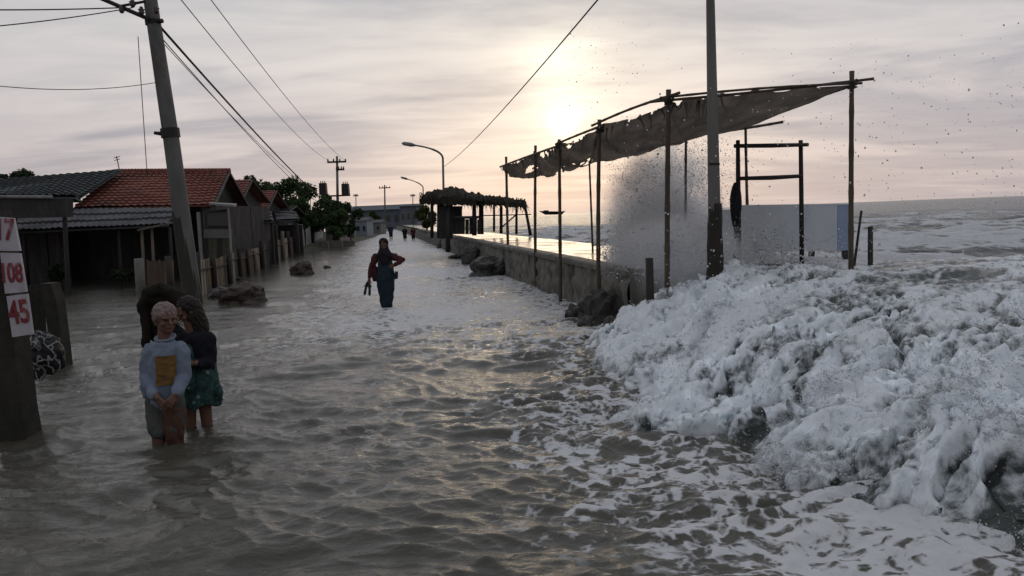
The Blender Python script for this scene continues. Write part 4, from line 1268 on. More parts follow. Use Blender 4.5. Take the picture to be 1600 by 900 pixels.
m = MB(); m.slab([at(318, 358.5, 25.7), at(362, 358.5, 25.7), at(362, 372, 25.7), at(318, 372, 25.7)], 0.06, Vector((0, 1, 0))); m.build('parapet', M_PLASTER, hD)
for k in range(6):
    a = 318 + k * 7.3; m = MB(); m.slab([at(a, 372.5, 25.75), at(a + 7, 372.5, 25.75), at(a + 7, 432, 25.75), at(a, 432, 25.75)], 0.05, Vector((0, 1, 0))); m.build('plank', PANMAT[1] if k % 3 else M_DARKWALL, hD)
# --- gabled houses farther along
def gable_house(label, px_r, py_r, px_e, py_e, px_b, py_b, Y, depth, length, roofmat, wallmat, windows=2, group=None):
    ridge = at(px_r, py_r, Y + depth / 2); e = at(px_e, py_e, Y); b = at(px_b, py_b, Y + depth)
    h = thing('house', label, 'house', (e.x - length / 2, Y + depth / 2, -0.2), group)
    dx_ = Vector((-length, 0, 0))
    ribbed(ridge + dx_, ridge, e, e + dx_, 'roof', roofmat, h)
    ribbed(ridge, ridge + dx_, b + dx_, b, 'roof', roofmat, h)
    ww = 0.35
    m = MB(); x0, x1 = e.x - length + ww, e.x - ww
    zt = min(e.z, b.z) - 0.05
    m.box(((x0 + x1) / 2, Y + .4 + .06, (zt - .5) / 2), (x1 - x0, .12, zt + .5)); m.build('front_wall', wallmat, h)
    m = MB(); y0, y1 = Y + .53, Y + depth - .4
    xg = min(e.x, b.x) - ww + 0.05
    m.add([(xg, y0, -.5), (xg, y1, -.5), (xg, y1, b.z - .12), (xg, Y + depth / 2, ridge.z - .2), (xg, y0, e.z - .12)], [(0, 1, 2, 3, 4)])
    m.add([(xg - .12, y0, -.5), (xg - .12, y1, -.5), (xg - .12, y1, b.z - .12), (xg - .12, Y + depth / 2, ridge.z - .2), (xg - .12, y0, e.z - .12)], [(4, 3, 2, 1, 0)])
    m.build('side_wall', wallmat, h)
    for k in range(windows):
        yy = y0 + (y1 - y0) * (k + .5) / windows
        m = MB(); m.box((xg + .02, yy, 1.35), (.06, .8, .9)); w = m.build('window', M_WHITEF, h)
        m = MB(); m.box((xg + .06, yy, 1.35), (.02, .66, .76)); m.build('pane', M_GLASS, w)
    m = MB(); m.tube([ridge + Vector((.05, 0, -.02)), e + Vector((.05, 0, -.02))], .06, 5); m.tube([ridge + Vector((.05, 0, -.02)), b + Vector((.05, 0, -.02))], .06, 5); m.build('bargeboard', M_DARKWOOD, h)
    return h
gable_house('red roofed house next beyond the big open sided one', 392, 281, 374, 318, 420, 316, 37, 6.5, 7, M_REDTILE, M_DARKWALL)
gable_house('red roofed house farthest along the row, half hidden by trees', 431, 298, 417, 327, 449, 325, 47, 7, 6, M_REDTILE, M_DARKWALL)
gable_house('small grey roofed house low behind the fence before the trees', 462, 322, 440, 338, 478, 338, 52, 7, 6, M_GREYROOF, M_DARKWALL, 1)
# porch roofs facing the road
for label, P, px_posts, Y in (('grey porch roof over dark openings below the second red house', ((376, 333, 40), (424, 331, 40), (428, 346, 35), (368, 350, 35)), (372, 398, 426), 35.1),
                       ('pale sloping porch roof before the trees beyond the red houses', ((425, 327, 54), (462, 331, 54), (468, 343, 47), (432, 345, 47)), (434, 466), 47.1)):
    h = thing('porch', label, 'porch', at(P[0][0], 400, Y))
    ribbed(at(*P[0]), at(*P[1]), at(*P[2]), at(*P[3]), 'roof', M_GREYROOF, h, .25, .03, 3)
    for px in px_posts:
        a = at(px, 380, Y); m = MB(); m.box((a.x, Y, (at(px, 348, Y).z - .5) / 2), (.12, .12, at(px, 348, Y).z + .5)); m.build('post', M_FPOST, h)
    m = MB(); a, b = at(P[3][0] - 4, 350, Y + 2), at(P[2][0] + 4, 350, Y + 2); m.box(((a.x + b.x) / 2, Y + 2, .6), (b.x - a.x, .1, 2.2)); m.build('wall', M_DARKWALL, h)
    m = MB(); m.box((a.x * .6 + b.x * .4, Y + 1.94, .55), (.9, .06, 1.9)); m.build('door', M_DARKWOOD, h)
# --- small far sheds along the road and the far long building
M_HAZEWALL = pm('haze blue wall', (0.13, 0.15, 0.175), (0.10, 0.115, 0.14), 1, 0.8, 0.2, 10, 0.01)  # distance haze is painted into this wall colour; no haze volume
M_HAZEROOF = pm('haze blue roof', (0.085, 0.10, 0.12), (0.065, 0.078, 0.098), 1, 0.8, 0.2, 10, 0.01)  # roof colour carries the same painted distance haze
def block(name, label, cat, px0, px1, y0, y1, Y, depth, wall, roof, nwin, over=0.3, roof_h=0.5):
    a, b = at(px0, y1, Y), at(px1, y1, Y); zt = at((px0 + px1) / 2, y0, Y).z
    h = thing(name, label, cat, ((a.x + b.x) / 2, Y, -0.3))
    m = MB(); m.box(((a.x + b.x) / 2, Y + depth / 2, (zt - .6) / 2), (b.x - a.x, depth, zt + .6)); m.build('wall', wall, h)
    m = MB(); cx = (a.x + b.x) / 2
    m.add([(a.x - over, Y - over, zt + .02), (b.x + over, Y - over, zt + .02), (b.x + over, Y + depth + over, zt + .02), (a.x - over, Y + depth + over, zt + .02), (a.x - over, Y + depth / 2, zt + roof_h), (b.x + over, Y + depth / 2, zt + roof_h)],
          [(0, 1, 5, 4), (2, 3, 4, 5), (1, 2, 5), (3, 0, 4), (3, 2, 1, 0)])
    m.build('roof', roof, h)
    for k in range(nwin):
        x = a.x + (b.x - a.x) * (k + .5) / nwin; s = (b.x - a.x) / nwin
        m = MB(); m.box((x, Y - .02, zt * .55), (s * .5, .08, zt * .35)); w = m.build('window', M_WHITEF if nwin < 4 else roof, h)
        m = MB(); m.box((x, Y - .05, zt * .55), (s * .42, .06, zt * .29)); m.build('pane', M_GLASS, w)
    return h
block('long_building', 'long low hazy blue grey building closing the far end of the road', 'building', 548, 640, 328, 356, 165, 14, M_HAZEWALL, M_HAZEROOF, 7, 0.6, 1.1)
block('building', 'taller square hazy blue grey building at the right end of the long low one', 'building', 626, 652, 322, 356, 150, 10, M_HAZEWALL, M_HAZEROOF, 3, 0.5, 0.5)
block('shed', 'small pale blue shed at the roadside beyond the trees', 'shed', 556, 574, 345, 366, 88, 4, pm('pale blue wall', (0.22, 0.25, 0.29), (0.17, 0.20, 0.24), 2, .8), M_GREYROOF, 2, .2, .4)
block('shed', 'pinkish shed behind the pale sheet gate', 'shed', 509, 532, 344, 374, 66, 4, pm('pink plaster', (0.22, 0.17, 0.18), (0.16, 0.125, 0.13), 2, .85), M_GREYROOF, 2, .2, .4)
block('shed', 'grey shed farthest along the left side of the road', 'shed', 577, 596, 348, 365, 105, 4, M_PLASTER, M_GREYROOF, 2, .2, .4)
# low roadside wall blocks
wl = thing('low_wall', 'low pale block wall at the water edge beyond the gate', 'wall', on(545, 376, 0))
for k, (a, b, y0, y1) in enumerate(((534, 543, 358, 374), (543.3, 553, 359, 373), (492, 512, 377, 386), (513, 534, 376, 384), (535, 553, 376, 382))):
    Yk = on((a + b) / 2, y1 + 1, 0).y
    m = MB(); P0, P1 = at(a, y0, Yk), at(b, y0, Yk)
    m.slab([P0, P1, Vector((P1.x, Yk, -.4)), Vector((P0.x, Yk, -.4))], .4, Vector((0, 1, 0))); m.build('block', M_PLASTER if k < 2 else M_WALL, wl)

# ================================================================== trees and banks
def leaf_mat(name, c1, c2):
    N = NT(name)
    oi = N.n('ShaderNodeNewGeometry')
    f = N.ramp(N.noise(0.8, 4, 0.6).outputs[0], [(0.35, 0.0), (0.65, 1.0)])
    c = N.mix(N.math('MULTIPLY_ADD', oi.outputs['Random Per Island'], 0.5, N.math('MULTIPLY', f, 0.5)), c1, c2)
    N.set(c, 0.6, Specular_IOR_Level=0.3)
    tr = N.n('ShaderNodeBsdfTranslucent'); N.lk(c, tr.inputs[0])
    mx = N.n('ShaderNodeMixShader'); mx.inputs[0].default_value = 0.4
    N.lk(N.b.outputs[0], mx.inputs[1]); N.lk(tr.outputs[0], mx.inputs[2]); N.lk(mx.outputs[0], N.out.inputs[0])
    return N.m
LEAF = [leaf_mat('leaf green', (0.060, 0.105, 0.032), (0.035, 0.062, 0.022)), leaf_mat('leaf dark', (0.048, 0.072, 0.034), (0.028, 0.044, 0.022)), leaf_mat('leaf yellow green', (0.085, 0.095, 0.028), (0.045, 0.055, 0.02))]
M_BARK = pm('bark', (0.05, 0.04, 0.03), (0.03, 0.025, 0.02), 8, 0.9, 0.6, 30, 0.02)
def tree(label, px, ytop, Y, wpx, hpx, n=900, mat=0, name='tree', cat='tree', group='trees among the houses', z0=-0.3, leaf=None):
    c = at(px, ytop, Y); k = Y / FPX; R = wpx * k / 2; Hc = hpx * k
    t = thing(name, label, cat, (c.x, Y, z0), group)
    rnd = random.Random(hash((px, ytop)) & 0xffff)
    m = MB(); zc_ = c.z - Hc * 0.5
    pts = [Vector((c.x, Y, z0)), Vector((c.x + .1 * R, Y, z0 + (zc_ - z0) * .5)), Vector((c.x - .05 * R, Y, zc_))]
    m.tube(pts, [max(.06, R * .10), max(.05, R * .075), max(.03, R * .04)], 7, wob=.1)
    clumps = []
    for i in range(max(9, int(14 * R / 1.5))):
        a = rnd.uniform(0, 6.283); b = rnd.uniform(-1, 1); r = rnd.uniform(.35, .95) ** .6
        d = Vector((math.cos(a) * math.sqrt(1 - b * b), math.sin(a) * math.sqrt(1 - b * b), b))
        cc = Vector((c.x + d.x * R * r * .8, Y + d.y * R * r * .8, zc_ + d.z * Hc * .5 * r * .85))
        clumps.append((cc, R * rnd.uniform(.22, .42)))
        if i % 2 == 0: m.tube([Vector((c.x, Y, zc_ - Hc * .2)), cc], [max(.03, R * .03), .012], 5)
    m.build('trunk', M_BARK, t, True)
    s = leaf or max(0.05, 2.6 * k)
    vs = []
    n = int(n * 1.8)
    for i in range(n):
        cc, rr = rnd.choice(clumps)
        d = Vector((rnd.gauss(0, 1), rnd.gauss(0, 1), rnd.gauss(0, .8))).normalized() * rr * rnd.uniform(.5, 1.1)
        p = cc + d
        u = Vector((rnd.gauss(0, 1), rnd.gauss(0, 1), rnd.gauss(0, .6))).normalized()
        w = u.cross(Vector((rnd.gauss(0, 1), rnd.gauss(0, 1), rnd.gauss(0, 1)))).normalized()
        L_ = s * rnd.uniform(.7, 1.5)
        vs += [p - u * L_, p + w * L_ * .45, p + u * L_, p - w * L_ * .45]
    m = MB(); m.add(vs, [(4 * i, 4 * i + 1, 4 * i + 2, 4 * i + 3) for i in range(n)])
    m.build('crown', LEAF[mat], t)
    return t
tree('round green tree crown rising behind the second red roof', 398, 267, 58, 60, 60, 2200, 1)
tree('broad bright green tree right of the red roofs', 446, 272, 62, 84, 74, 3200, 0)
tree('tall green tree in the middle of the row before the far crossarm pole', 482, 290, 66, 66, 72, 2600, 0)
tree('dark tree under the transformer boxes', 514, 303, 72, 60, 66, 2400, 1)
tree('dark bushy tree at the right end of the row by the far building', 543, 316, 80, 48, 52, 2000, 1)
tree('small round bush on the bank beyond the gate', 522, 352, 60, 26, 26, 800, 0, 'bush', 'bush')
tree('dark bush beside the low block wall', 546, 348, 64, 20, 24, 600, 1, 'bush', 'bush')
tree('small green tree in front of the long blue building', 585, 328, 120, 22, 26, 600, 0)
tree('leafy tree hiding the pink shed behind the sheet gate', 524, 326, 62, 44, 44, 1500, 0)
tree('green tree top between the red roofs and the broad tree', 424, 284, 64, 44, 60, 1500, 0)
tree('leafy tree behind the far end of the board fence', 470, 306, 58, 50, 54, 1800, 0)
tree('low green bush by the far left side of the road', 568, 350, 95, 20, 18, 500, 0, 'bush', 'bush')
tree('yellowish green bush left of the thatched hut', 664, 322, 62, 40, 36, 1400, 2, 'bush', 'bush', z0=0.5)
tree('dark tree top over the dark roof at the left edge', 28, 264, 55, 44, 26, 900, 1)
tree('dark low tree behind the dark roof, cut by the left edge', 2, 274, 52, 40, 20, 700, 1)
tree('scrubby weeds at the foot of the shed by the water', 92, 413, 25.0, 44, 22, 700, 1, 'bush', 'bush', leaf=.05)
tree('dark scrub at the foot of the shed left of the pale fence post', 190, 422, 25.0, 40, 14, 500, 1, 'bush', 'bush', leaf=.05)
tree('straggly bush between the red house and the second red roof', 368, 296, 40, 22, 40, 700, 1, 'bush', 'bush')
bank = MB()
bk = [on(470, 392, 0), on(556, 381, 0), on(592, 370, 0), on(612, 360, 0)]
vs, fs = [], []
n = 60
for i in range(n):
    u = i / (n - 1) * 3; k = min(int(u), 2); p = bk[k].lerp(bk[k + 1], u - k)
    for j, (d, z) in enumerate(((0, -.15), (.6, .06), (1.6, .16), (8, .25), (60, .3))):
        q = p + FPERP * d
        vs.append((q.x, q.y, z + (.05 * float(perlin(np.array(i * .5), np.array(j * 1.0), 501)) if j else 0)))
for i in range(n - 1):
    for j in range(4): fs.append((i * 5 + j, (i + 1) * 5 + j, (i + 1) * 5 + j + 1, i * 5 + j + 1))
bank.add(vs, fs)
o = bank.build('grassy_bank', pm('muddy grass', (0.055, 0.062, 0.034), (0.06, 0.05, 0.038), 1.5, 0.9, 0.6, 12, 0.03), None, True); tag(o, kind='structure')

# ================================================================== far poles and lamps
def lamp(label, px_base, px_top, y_bend, px_head, y_head, Y, r):
    b = at(px_base, 345, Y); t = thing('street_lamp', label, 'street lamp', (b.x, Y, -0.2), 'street lamps along the road')
    p1 = at(px_top, y_bend, Y); head = at(px_head, y_head, Y)
    corner = at(px_top - 2, y_head + 6, Y)
    arc = [p1]
    for k in range(1, 10):
        u = k / 9; arc.append(p1 * (1 - u) ** 2 + corner * (2 * u * (1 - u)) + head * u ** 2)
    m = MB(); m.tube([Vector((b.x, Y, -.2)), p1], [r * 1.3, r], 8); m.build('pole', M_POLE, t, True)
    m = MB(); m.tube(arc, [r] * 6 + [r * .8] * 4, 7); m.build('arm', M_POLE, t, True)
    d = (head - arc[-2]).normalized()
    m = MB(); m.tube([head - d * .05, head + d * .25, head + d * .8, head + d * .95], [r * .9, r * 2.0, r * 1.8, r * .6], 8, squash=1.6); m.build('lamp_head', M_GATE, t, True)
    return t
lamp('tall street lamp with a curved arm over the road, nearer of two', 693, 692, 247, 648, 227, 59, 0.075)
lamp('far small street lamp with a curved arm left of the nearer lamp', 662, 661, 293, 637, 280, 105, 0.075)
def far_pole(label, px, ytop, Y, arms, r=.13):
    b = at(px, 345, Y); t = thing('utility_pole', label, 'pole', (b.x, Y, -.2))
    top = at(px, ytop, Y)
    m = MB(); m.tube([Vector((b.x, Y, -.2)), top], [r * 1.2, r * .8], 8); m.build('shaft', M_CONC, t, True)
    for x0, x1, y in arms:
        m = MB(); a, c = at(x0, y, Y - .1), at(x1, y, Y - .1); m.box((a + c) / 2, ((c - a).length, .14, .16)); m.build('crossarm', M_DARKWOOD, t)
        for q in (x0 + 1, (x0 * 2 + x1) / 3, (x0 + 2 * x1) / 3, x1 - 1):
            m = MB(); p = at(q, y, Y - .1); m.tube([p, p + Vector((0, 0, .3))], [.09, .05], 6); m.build('insulator', M_PORC, t, True)
    return t
pA = far_pole('far pole with a wide crossarm and transformer boxes above the trees', 526.5, 244, 75, [(511.5, 541, 253), (525, 538, 265)])
m = MB(); a, c = at(499, 306, 74.6), at(547, 306, 74.6); m.box((a + c) / 2, ((c - a).length, .3, .14)); m.build('platform', M_DARKWOOD, pA)
for px, y0, y1, w in ((505, 286, 305, 10), (540, 287, 305, 10)):
    m = MB(); a, b = at(px - w / 2, y1, 74.6), at(px + w / 2, y0, 74.6); c = (a + b) / 2
    m.box(c, (b.x - a.x, .7, b.z - a.z), None, (.92, .92)); tr = m.build('transformer_box', M_BLACK, pA)
    m = MB()
    for q in (-.18, 0, .18): m.tube([Vector((c.x + q, 74.6, b.z)), Vector((c.x + q, 74.6, b.z + .22))], [.06, .03], 6)
    m.build('bushing', M_PORC, tr)
far_pole('more distant pole with a short crossarm above the long building', 601, 289, 140, [(592, 610, 293.5)], .14)
far_pole('thin far pole standing just left of the thatched hut', 645, 303, 150, [(641, 649, 306)], .09)
far_pole('faint thin pole left of the distant crossarm pole', 556, 303, 150, [(552, 560, 306)], .09)

# ================================================================== people
def ball(r, sub=2):
    bm = bmesh.new(); bmesh.ops.create_icosphere(bm, subdivisions=sub, radius=1.0)
    v = [x.co.copy() for x in bm.verts]; f = [[a.index for a in p.verts] for p in bm.faces]; bm.free(); return v, f
BALLV, BALLF = ball(1)
class Flesh(MB):
    """closed overlapping volumes that fused() turns into one continuous skin"""
    def ell(s, c, r, R=None):
        c = Vector(c); r = Vector(r) if hasattr(r, '__len__') else Vector((r, r, r))
        vs = []
        for v in BALLV:
            p = Vector((v.x * r.x, v.y * r.y, v.z * r.z))
            vs.append(c + (R @ p if R else p))
        return s.add(vs, BALLF)
    def limb(s, pts, rad, n=12, squash=None):
        pts = [Vector(p) for p in pts]
        # subdivide with smooth interpolation
        P, Rr = [], []
        for i in range(len(pts) - 1):
            for k in range(4):
                u = k / 4; P.append(pts[i].lerp(pts[i + 1], u)); Rr.append(rad[i] + (rad[i + 1] - rad[i]) * u)
        P.append(pts[-1]); Rr.append(rad[-1])
        s.tube(P, Rr, n, True, 0, squash)
        for p, r in zip(pts, rad):
            s.ell(p, (r * (squash or 1), r, r) if squash else r)
        return s
    def fused(s, name, mat, parent, voxel=0.007, smooth=4, wrinkle=0.0, wfreq=9.0, label=None, paint=None):
        off = ROOTLOC[parent]
        me = s.mesh('tmp', off)
        o = bpy.data.objects.new('tmp', me); COL.objects.link(o)
        r = o.modifiers.new('r', 'REMESH'); r.mode = 'VOXEL'; r.voxel_size = voxel
        sm = o.modifiers.new('s', 'SMOOTH'); sm.iterations = smooth; sm.factor = 0.5
        dg = bpy.context.evaluated_depsgraph_get()
        out = bpy.data.meshes.new_from_object(o.evaluated_get(dg))
        bpy.data.objects.remove(o); bpy.data.meshes.remove(me)
        out.name = name
        n = len(out.vertices)
        if wrinkle and n:
            co = np.empty(n * 3); out.vertices.foreach_get('co', co); co = co.reshape(-1, 3)
            no = np.empty(n * 3); out.vertices.foreach_get('normal', no); no = no.reshape(-1, 3)
            w = perlin(co[:, 0] * wfreq + co[:, 1] * 4, co[:, 2] * wfreq * 0.8 + co[:, 1] * wfreq, 601) + 0.5 * perlin(co[:, 0] * wfreq * 2.3, co[:, 2] * wfreq * 1.3 - co[:, 0] * 6, 602)
            co = co + no * (wrinkle * w)[:, None]
            out.vertices.foreach_set('co', co.reshape(-1))
        out.polygons.foreach_set('use_smooth', [True] * len(out.polygons))
        out.materials.clear(); out.materials.append(mat); out.update()
        ob = bpy.data.objects.new(name, out); COL.objects.link(ob); ob.parent = parent
        if label: ob['label'] = label
        return ob
def head(f, c, s, face, tilt=0.0):
    """skull, jaw, nose, brow, lips, ears round centre c; s = head height; face = direction it looks"""
    d = Vector(face).normalized(); x = d.cross(Vector((0, 0, 1))).normalized(); z = x.cross(d)
    R = Matrix((x, d, z)).transposed()
    P = lambda a, b, k: Vector(c) + R @ Vector((a * s, b * s, k * s))
    f.ell(P(0, -.03, .10), (.335 * s, .40 * s, .38 * s), R)
    f.ell(P(0, .07, -.20), (.255 * s, .29 * s, .30 * s), R)
    f.ell(P(0, .22, -.36), (.13 * s, .12 * s, .11 * s), R)          # chin
    f.limb([P(0, .345, .02), P(0, .43, -.11)], [.035 * s, .06 * s], 8)   # nose
    f.ell(P(0, .30, .06), (.24 * s, .08 * s, .05 * s), R)           # brow
    f.ell(P(0, .315, -.235), (.11 * s, .06 * s, .035 * s), R)       # lips
    for q in (-1, 1):
        f.ell(P(q * .34, -.02, -.05), (.04 * s, .07 * s, .11 * s), R)
        f.ell(P(q * .17, .27, -.12), (.09 * s, .08 * s, .08 * s), R)
    return R, P
def eyes(P, parent, s, mat_e):
    for q in (-1, 1):
        m = MB(); m.blob(P(q * .135, .325, .0), (s * .042, s * .03, s * .028), 2, 0.0); m.build('eye', mat_e, parent, True)
def hand(f, wrist, d, palm_n, L, curl=0.5, side=1):
    """palm, four bent fingers of different length and a thumb; d = direction from wrist, palm_n = palm normal"""
    d = Vector(d).normalized(); nrm = Vector(palm_n); nrm = (nrm - d * nrm.dot(d)).normalized(); a = d.cross(nrm)
    w = Vector(wrist)
    for k in (-1, 0, 1):
        f.limb([w + a * k * L * .07, w + d * L * .48 + a * k * L * .14], [L * .095, L * .085], 8)
    for i, (o, ln) in enumerate(((-.20, .40), (-.07, .47), (.07, .44), (.19, .34))):
        b = w + d * L * .48 + a * o * L * side
        p1 = b + d * L * ln * .45 + nrm * L * .06 * curl
        p2 = p1 + (d * (1 - curl * .6) + nrm * curl).normalized() * L * ln * .32
        p3 = p2 + (d * (1 - curl) + nrm * curl * 1.3).normalized() * L * ln * .25
        f.limb([b, p1, p2, p3], [L * .052, L * .047, L * .042, L * .034], 8)
    t0 = w + d * L * .14 - a * L * .15 * side
    t1 = t0 + (d * .7 - a * .65 * side + nrm * .25).normalized() * L * .24
    t2 = t1 + (d * .95 - a * .1 * side + nrm * .35).normalized() * L * .20
    f.limb([t0, t1, t2], [L * .07, L * .055, L * .042], 8)

M_SKIN = pm('brown skin', (0.155, 0.080, 0.054), (0.125, 0.064, 0.043), 6, 0.55, 0.15, 60, 0.002, spec=0.4)
M_EYE = pm('dark eye', (0.02, 0.015, 0.012), (0.015, 0.012, 0.01), 4, 0.25, 0.0, 10, 0.001)
GZ = -0.34          # the road under the water

# --- person 1: light blue sweatshirt
Y1 = on(258, 700, 0).y
P1 = lambda px, py, dy=0.0: at(px, py, Y1 + dy)
r1 = at(260, 700, Y1); p1 = thing('person', 'person in a pale blue sweatshirt with a yellow print wading with hands clasped in front', 'person', (r1.x, Y1, GZ))
f = Flesh()
hc = P1(258.5, 497); hs = 0.25
R1, H1 = head(f, hc, hs, (0.95, -1, -0.15))
f.limb([P1(257, 540, .02), P1(258, 505, .0)], [.058, .052])
f.limb([P1(258, 632, .02), P1(257, 590, .01), P1(257, 548, .02)], [.078, .08, .076], 14, 1.3)
f.limb([P1(234, 549, .02), P1(281, 547, .02)], [.050, .050])
# arms to clasped hands
wl_, wr_ = P1(247, 622, -.15), P1(276, 616, -.15)
f.limb([P1(231, 551, .02), P1(228, 590, -.01), wl_], [.050, .040, .027])
f.limb([P1(283, 550, .02), P1(286, 590, -.01), wr_], [.050, .040, .027])
hand(f, wl_, P1(262, 640, -.18) - wl_, (0.3, 1, 0.1), .155, .75, 1)
hand(f, wr_, P1(260, 636, -.20) - wr_, (-0.3, 1, 0.1), .155, .75, -1)
# legs
kl, kr = P1(245, 664, -.05), P1(272, 660, -.03)
al, ar = Vector((P1(252, 700).x, Y1 + .0, GZ + .08)), Vector((P1(275, 695).x, Y1 + .05, GZ + .08))
f.limb([P1(244, 630, .02), kl, al], [.078, .056, .038]); f.limb([P1(272, 628, .02), kr, ar], [.078, .056, .038])
for a_ in (al, ar): f.limb([a_ + Vector((0, .04, -.045)), a_ + Vector((.02, -.15, -.055))], [.038, .028], 10, 1.3)
f.fused('body', M_SKIN, p1, 0.006, 3)
eyes(H1, p1, hs, M_EYE)
M_HAIRGREY = pm('short greyish hair', (0.30, 0.235, 0.215), (0.19, 0.145, 0.135), 14, 0.8, 0.9, 60, 0.012, c3=(0.12, 0.085, 0.08))
f = Flesh(); f.ell(H1(0, -.07, .16), (.375 * hs, .42 * hs, .375 * hs), R1); f.ell(H1(0, -.20, -.02), (.33 * hs, .30 * hs, .34 * hs), R1)
f.fused('hair', M_HAIRGREY, p1, 0.007, 2, 0.006, 40)
M_SWEAT = pm('pale blue jersey', (0.20, 0.238, 0.30), (0.15, 0.185, 0.245), 6, 0.9, 0.4, 60, 0.004, spec=0.15)
M_SLEEVE = pm('darker blue jersey', (0.20, 0.26, 0.35), (0.15, 0.20, 0.285), 6, 0.9, 0.4, 60, 0.004, spec=0.15)
f = Flesh()
f.limb([P1(257, 627, .01), P1(257, 600, .0), P1(257, 570, .0), P1(258, 545, .015), P1(258, 528, .02)], [.098, .102, .100, .092, .055], 20, 1.30)
f.limb([P1(235, 546, .02), P1(281, 544, .02)], [.060, .060])
f.limb([P1(233, 551, .02), P1(229.5, 588, -.0), P1(240, 617, -.12)], [.062, .060, .048])
f.limb([P1(284, 550, .02), P1(287, 588, -.0), P1(278, 612, -.12)], [.066, .062, .050])
f.limb([P1(232, 560, .06), P1(230, 600, .06), P1(230, 617, .05)], [.05, .052, .04])
f.fused('sweatshirt', M_SWEAT, p1, 0.007, 4, 0.009, 13)
m = MB(); ring = []
for q in range(18):
    a = q / 18 * 6.283; ring.append(P1(258, 527, .015) + Vector((math.cos(a) * .075, math.sin(a) * .065, math.sin(a) * .02)))
m.tube(ring + ring[:1], .011, 6, False); m.build('collar', M_SWEAT, p1, True)
# print on the chest: follows the cloth
M_PRINT = pm('ochre print', (0.24, 0.135, 0.030), (0.115, 0.060, 0.022), 14, 0.8, 0.2, 40, 0.002, (1, 1, 2.4), c3=(0.09, 0.045, 0.03))
vs, fs = [], []
for i in range(13):
    for j in range(13):
        u, v = i / 12, j / 12
        px = 252.5 + 27 * u + 1.0 * v; py = 553 + 45 * v
        c = P1(257, py, .0); x = P1(px, py, .0).x
        rel = (x - c.x) / (.102 * 1.30)
        vs.append(Vector((x, c.y - .112 * math.sqrt(max(.05, 1 - rel * rel)) - .006, c.z)))
for i in range(12):
    for j in range(12): fs.append((i * 13 + j, i * 13 + j + 1, (i + 1) * 13 + j + 1, (i + 1) * 13 + j))
m = MB(); m.add(vs, fs); m.build('chest_print', M_PRINT, p1, True)
M_TROUS = pm('grey green trousers', (0.085, 0.088, 0.082), (0.055, 0.058, 0.056), 5, 0.9, 0.4, 40, 0.004, c3=(0.10, 0.060, 0.045))
f = Flesh()
f.limb([P1(245, 626, .02), P1(245.5, 648, -.015), P1(248, 674, -.05)], [.092, .088, .070]); f.limb([P1(271, 626, .02), P1(272, 645, .0), P1(272.5, 670, -.035)], [.098, .094, .076]); f.limb([P1(245, 622, .02), P1(270, 622, .02)], [.09, .09])
f.fused('trousers', M_TROUS, p1, 0.007, 4, 0.010, 12)
M_RUST = pm('rust brown cloth', (0.10, 0.048, 0.030), (0.06, 0.032, 0.024), 6, 0.9, 0.4, 40, 0.004)
f = Flesh(); f.limb([P1(271, 642, .0), P1(272.5, 668, -.035), P1(274, 690, -.03)], [.098, .082, .066], 14)
f.fused('trouser_leg', M_RUST, p1, 0.007, 4, 0.010, 14, label='rust brown wet trouser leg')

# --- person 2: black jacket, green skirt, dark shawl held up behind the first one
Y2 = 6.75
P2 = lambda px, py, dy=0.0: at(px, py, Y2 + dy)
r2 = P2(308, 680); p2 = thing('person', 'person in a black jacket and green patterned skirt raising a dark shawl', 'person', (r2.x, Y2, GZ))
f = Flesh()
hc2 = P2(293, 486); hs2 = .225
R2, H2 = head(f, hc2, hs2, (-0.85, -0.75, -0.55))
f.limb([P2(303, 525, .03), P2(296, 502, .0)], [.056, .05])
f.limb([P2(308, 600, .06), P2(310, 570, .04), P2(306, 532, .03)], [.095, .09, .085], 14, 1.35)
f.limb([P2(285, 530, .03), P2(322, 528, .03)], [.05, .05])
f.limb([P2(325, 530, .03), P2(324, 565, .0), P2(305, 568, -.14)], [.048, .038, .026]); hand(f, P2(305, 568, -.14), (-1, -.2, .1), (0, .6, -1), .15, .6, 1)
f.limb([P2(285, 530, .05), P2(262, 500, .18), P2(240, 472, .16)], [.048, .038, .026]); hand(f, P2(240, 472, .16), (-.8, 0, .5), (0, -.3, -1), .15, .8, -1)
for (hx, kx, ky, ax_, dy) in ((298, 297, 640, 298, .0), (318, 321, 640, 325, .05)):
    an = Vector((P2(ax_, 700).x, Y2 + dy, GZ + .08))
    f.limb([P2(hx, 600, .06), P2(kx, ky, .0 + dy), an], [.08, .052, .036]); f.limb([an + Vector((0, .04, -.045)), an + Vector((-.03, -.14, -.055))], [.036, .028], 10, 1.3)
f.fused('body', M_SKIN, p2, 0.006, 3)
eyes(H2, p2, hs2, M_EYE)
M_JACKET = pm('black jacket', (0.013, 0.014, 0.020), (0.009, 0.009, 0.013), 6, 0.85, 0.4, 40, 0.005, spec=0.2)
f = Flesh()
f.limb([P2(312, 578, .05), P2(312, 550, .04), P2(308, 530, .03), P2(305, 518, .03)], [.112, .112, .10, .062], 18, 1.3)
f.limb([P2(287, 530, .03), P2(323, 528, .03)], [.062, .062]); f.limb([P2(326, 531, .03), P2(325, 566, .0), P2(311, 570, -.11)], [.064, .054, .042]); f.limb([P2(285, 530, .05), P2(264, 502, .18)], [.06, .05])
f.fused('jacket', M_JACKET, p2, 0.007, 4, 0.009, 12)
def skirt_mat():
    N = NT('green patterned skirt')
    v = N.voro(13, N.mapping((1, 1, 1)), 'F1'); n = N.noise(16, 4, .6, 1.0).outputs[0]
    c = N.mix(N.ramp(n, [(.42, 0), (.55, 1)]), (0.022, 0.075, 0.062), (0.012, 0.030, 0.032))
    c = N.mix(N.ramp(v, [(.16, 1.0), (.24, 0.0)]), c, (0.13, 0.22, 0.19))
    return N.set(c, .9, N.bump(n, .3, .004))
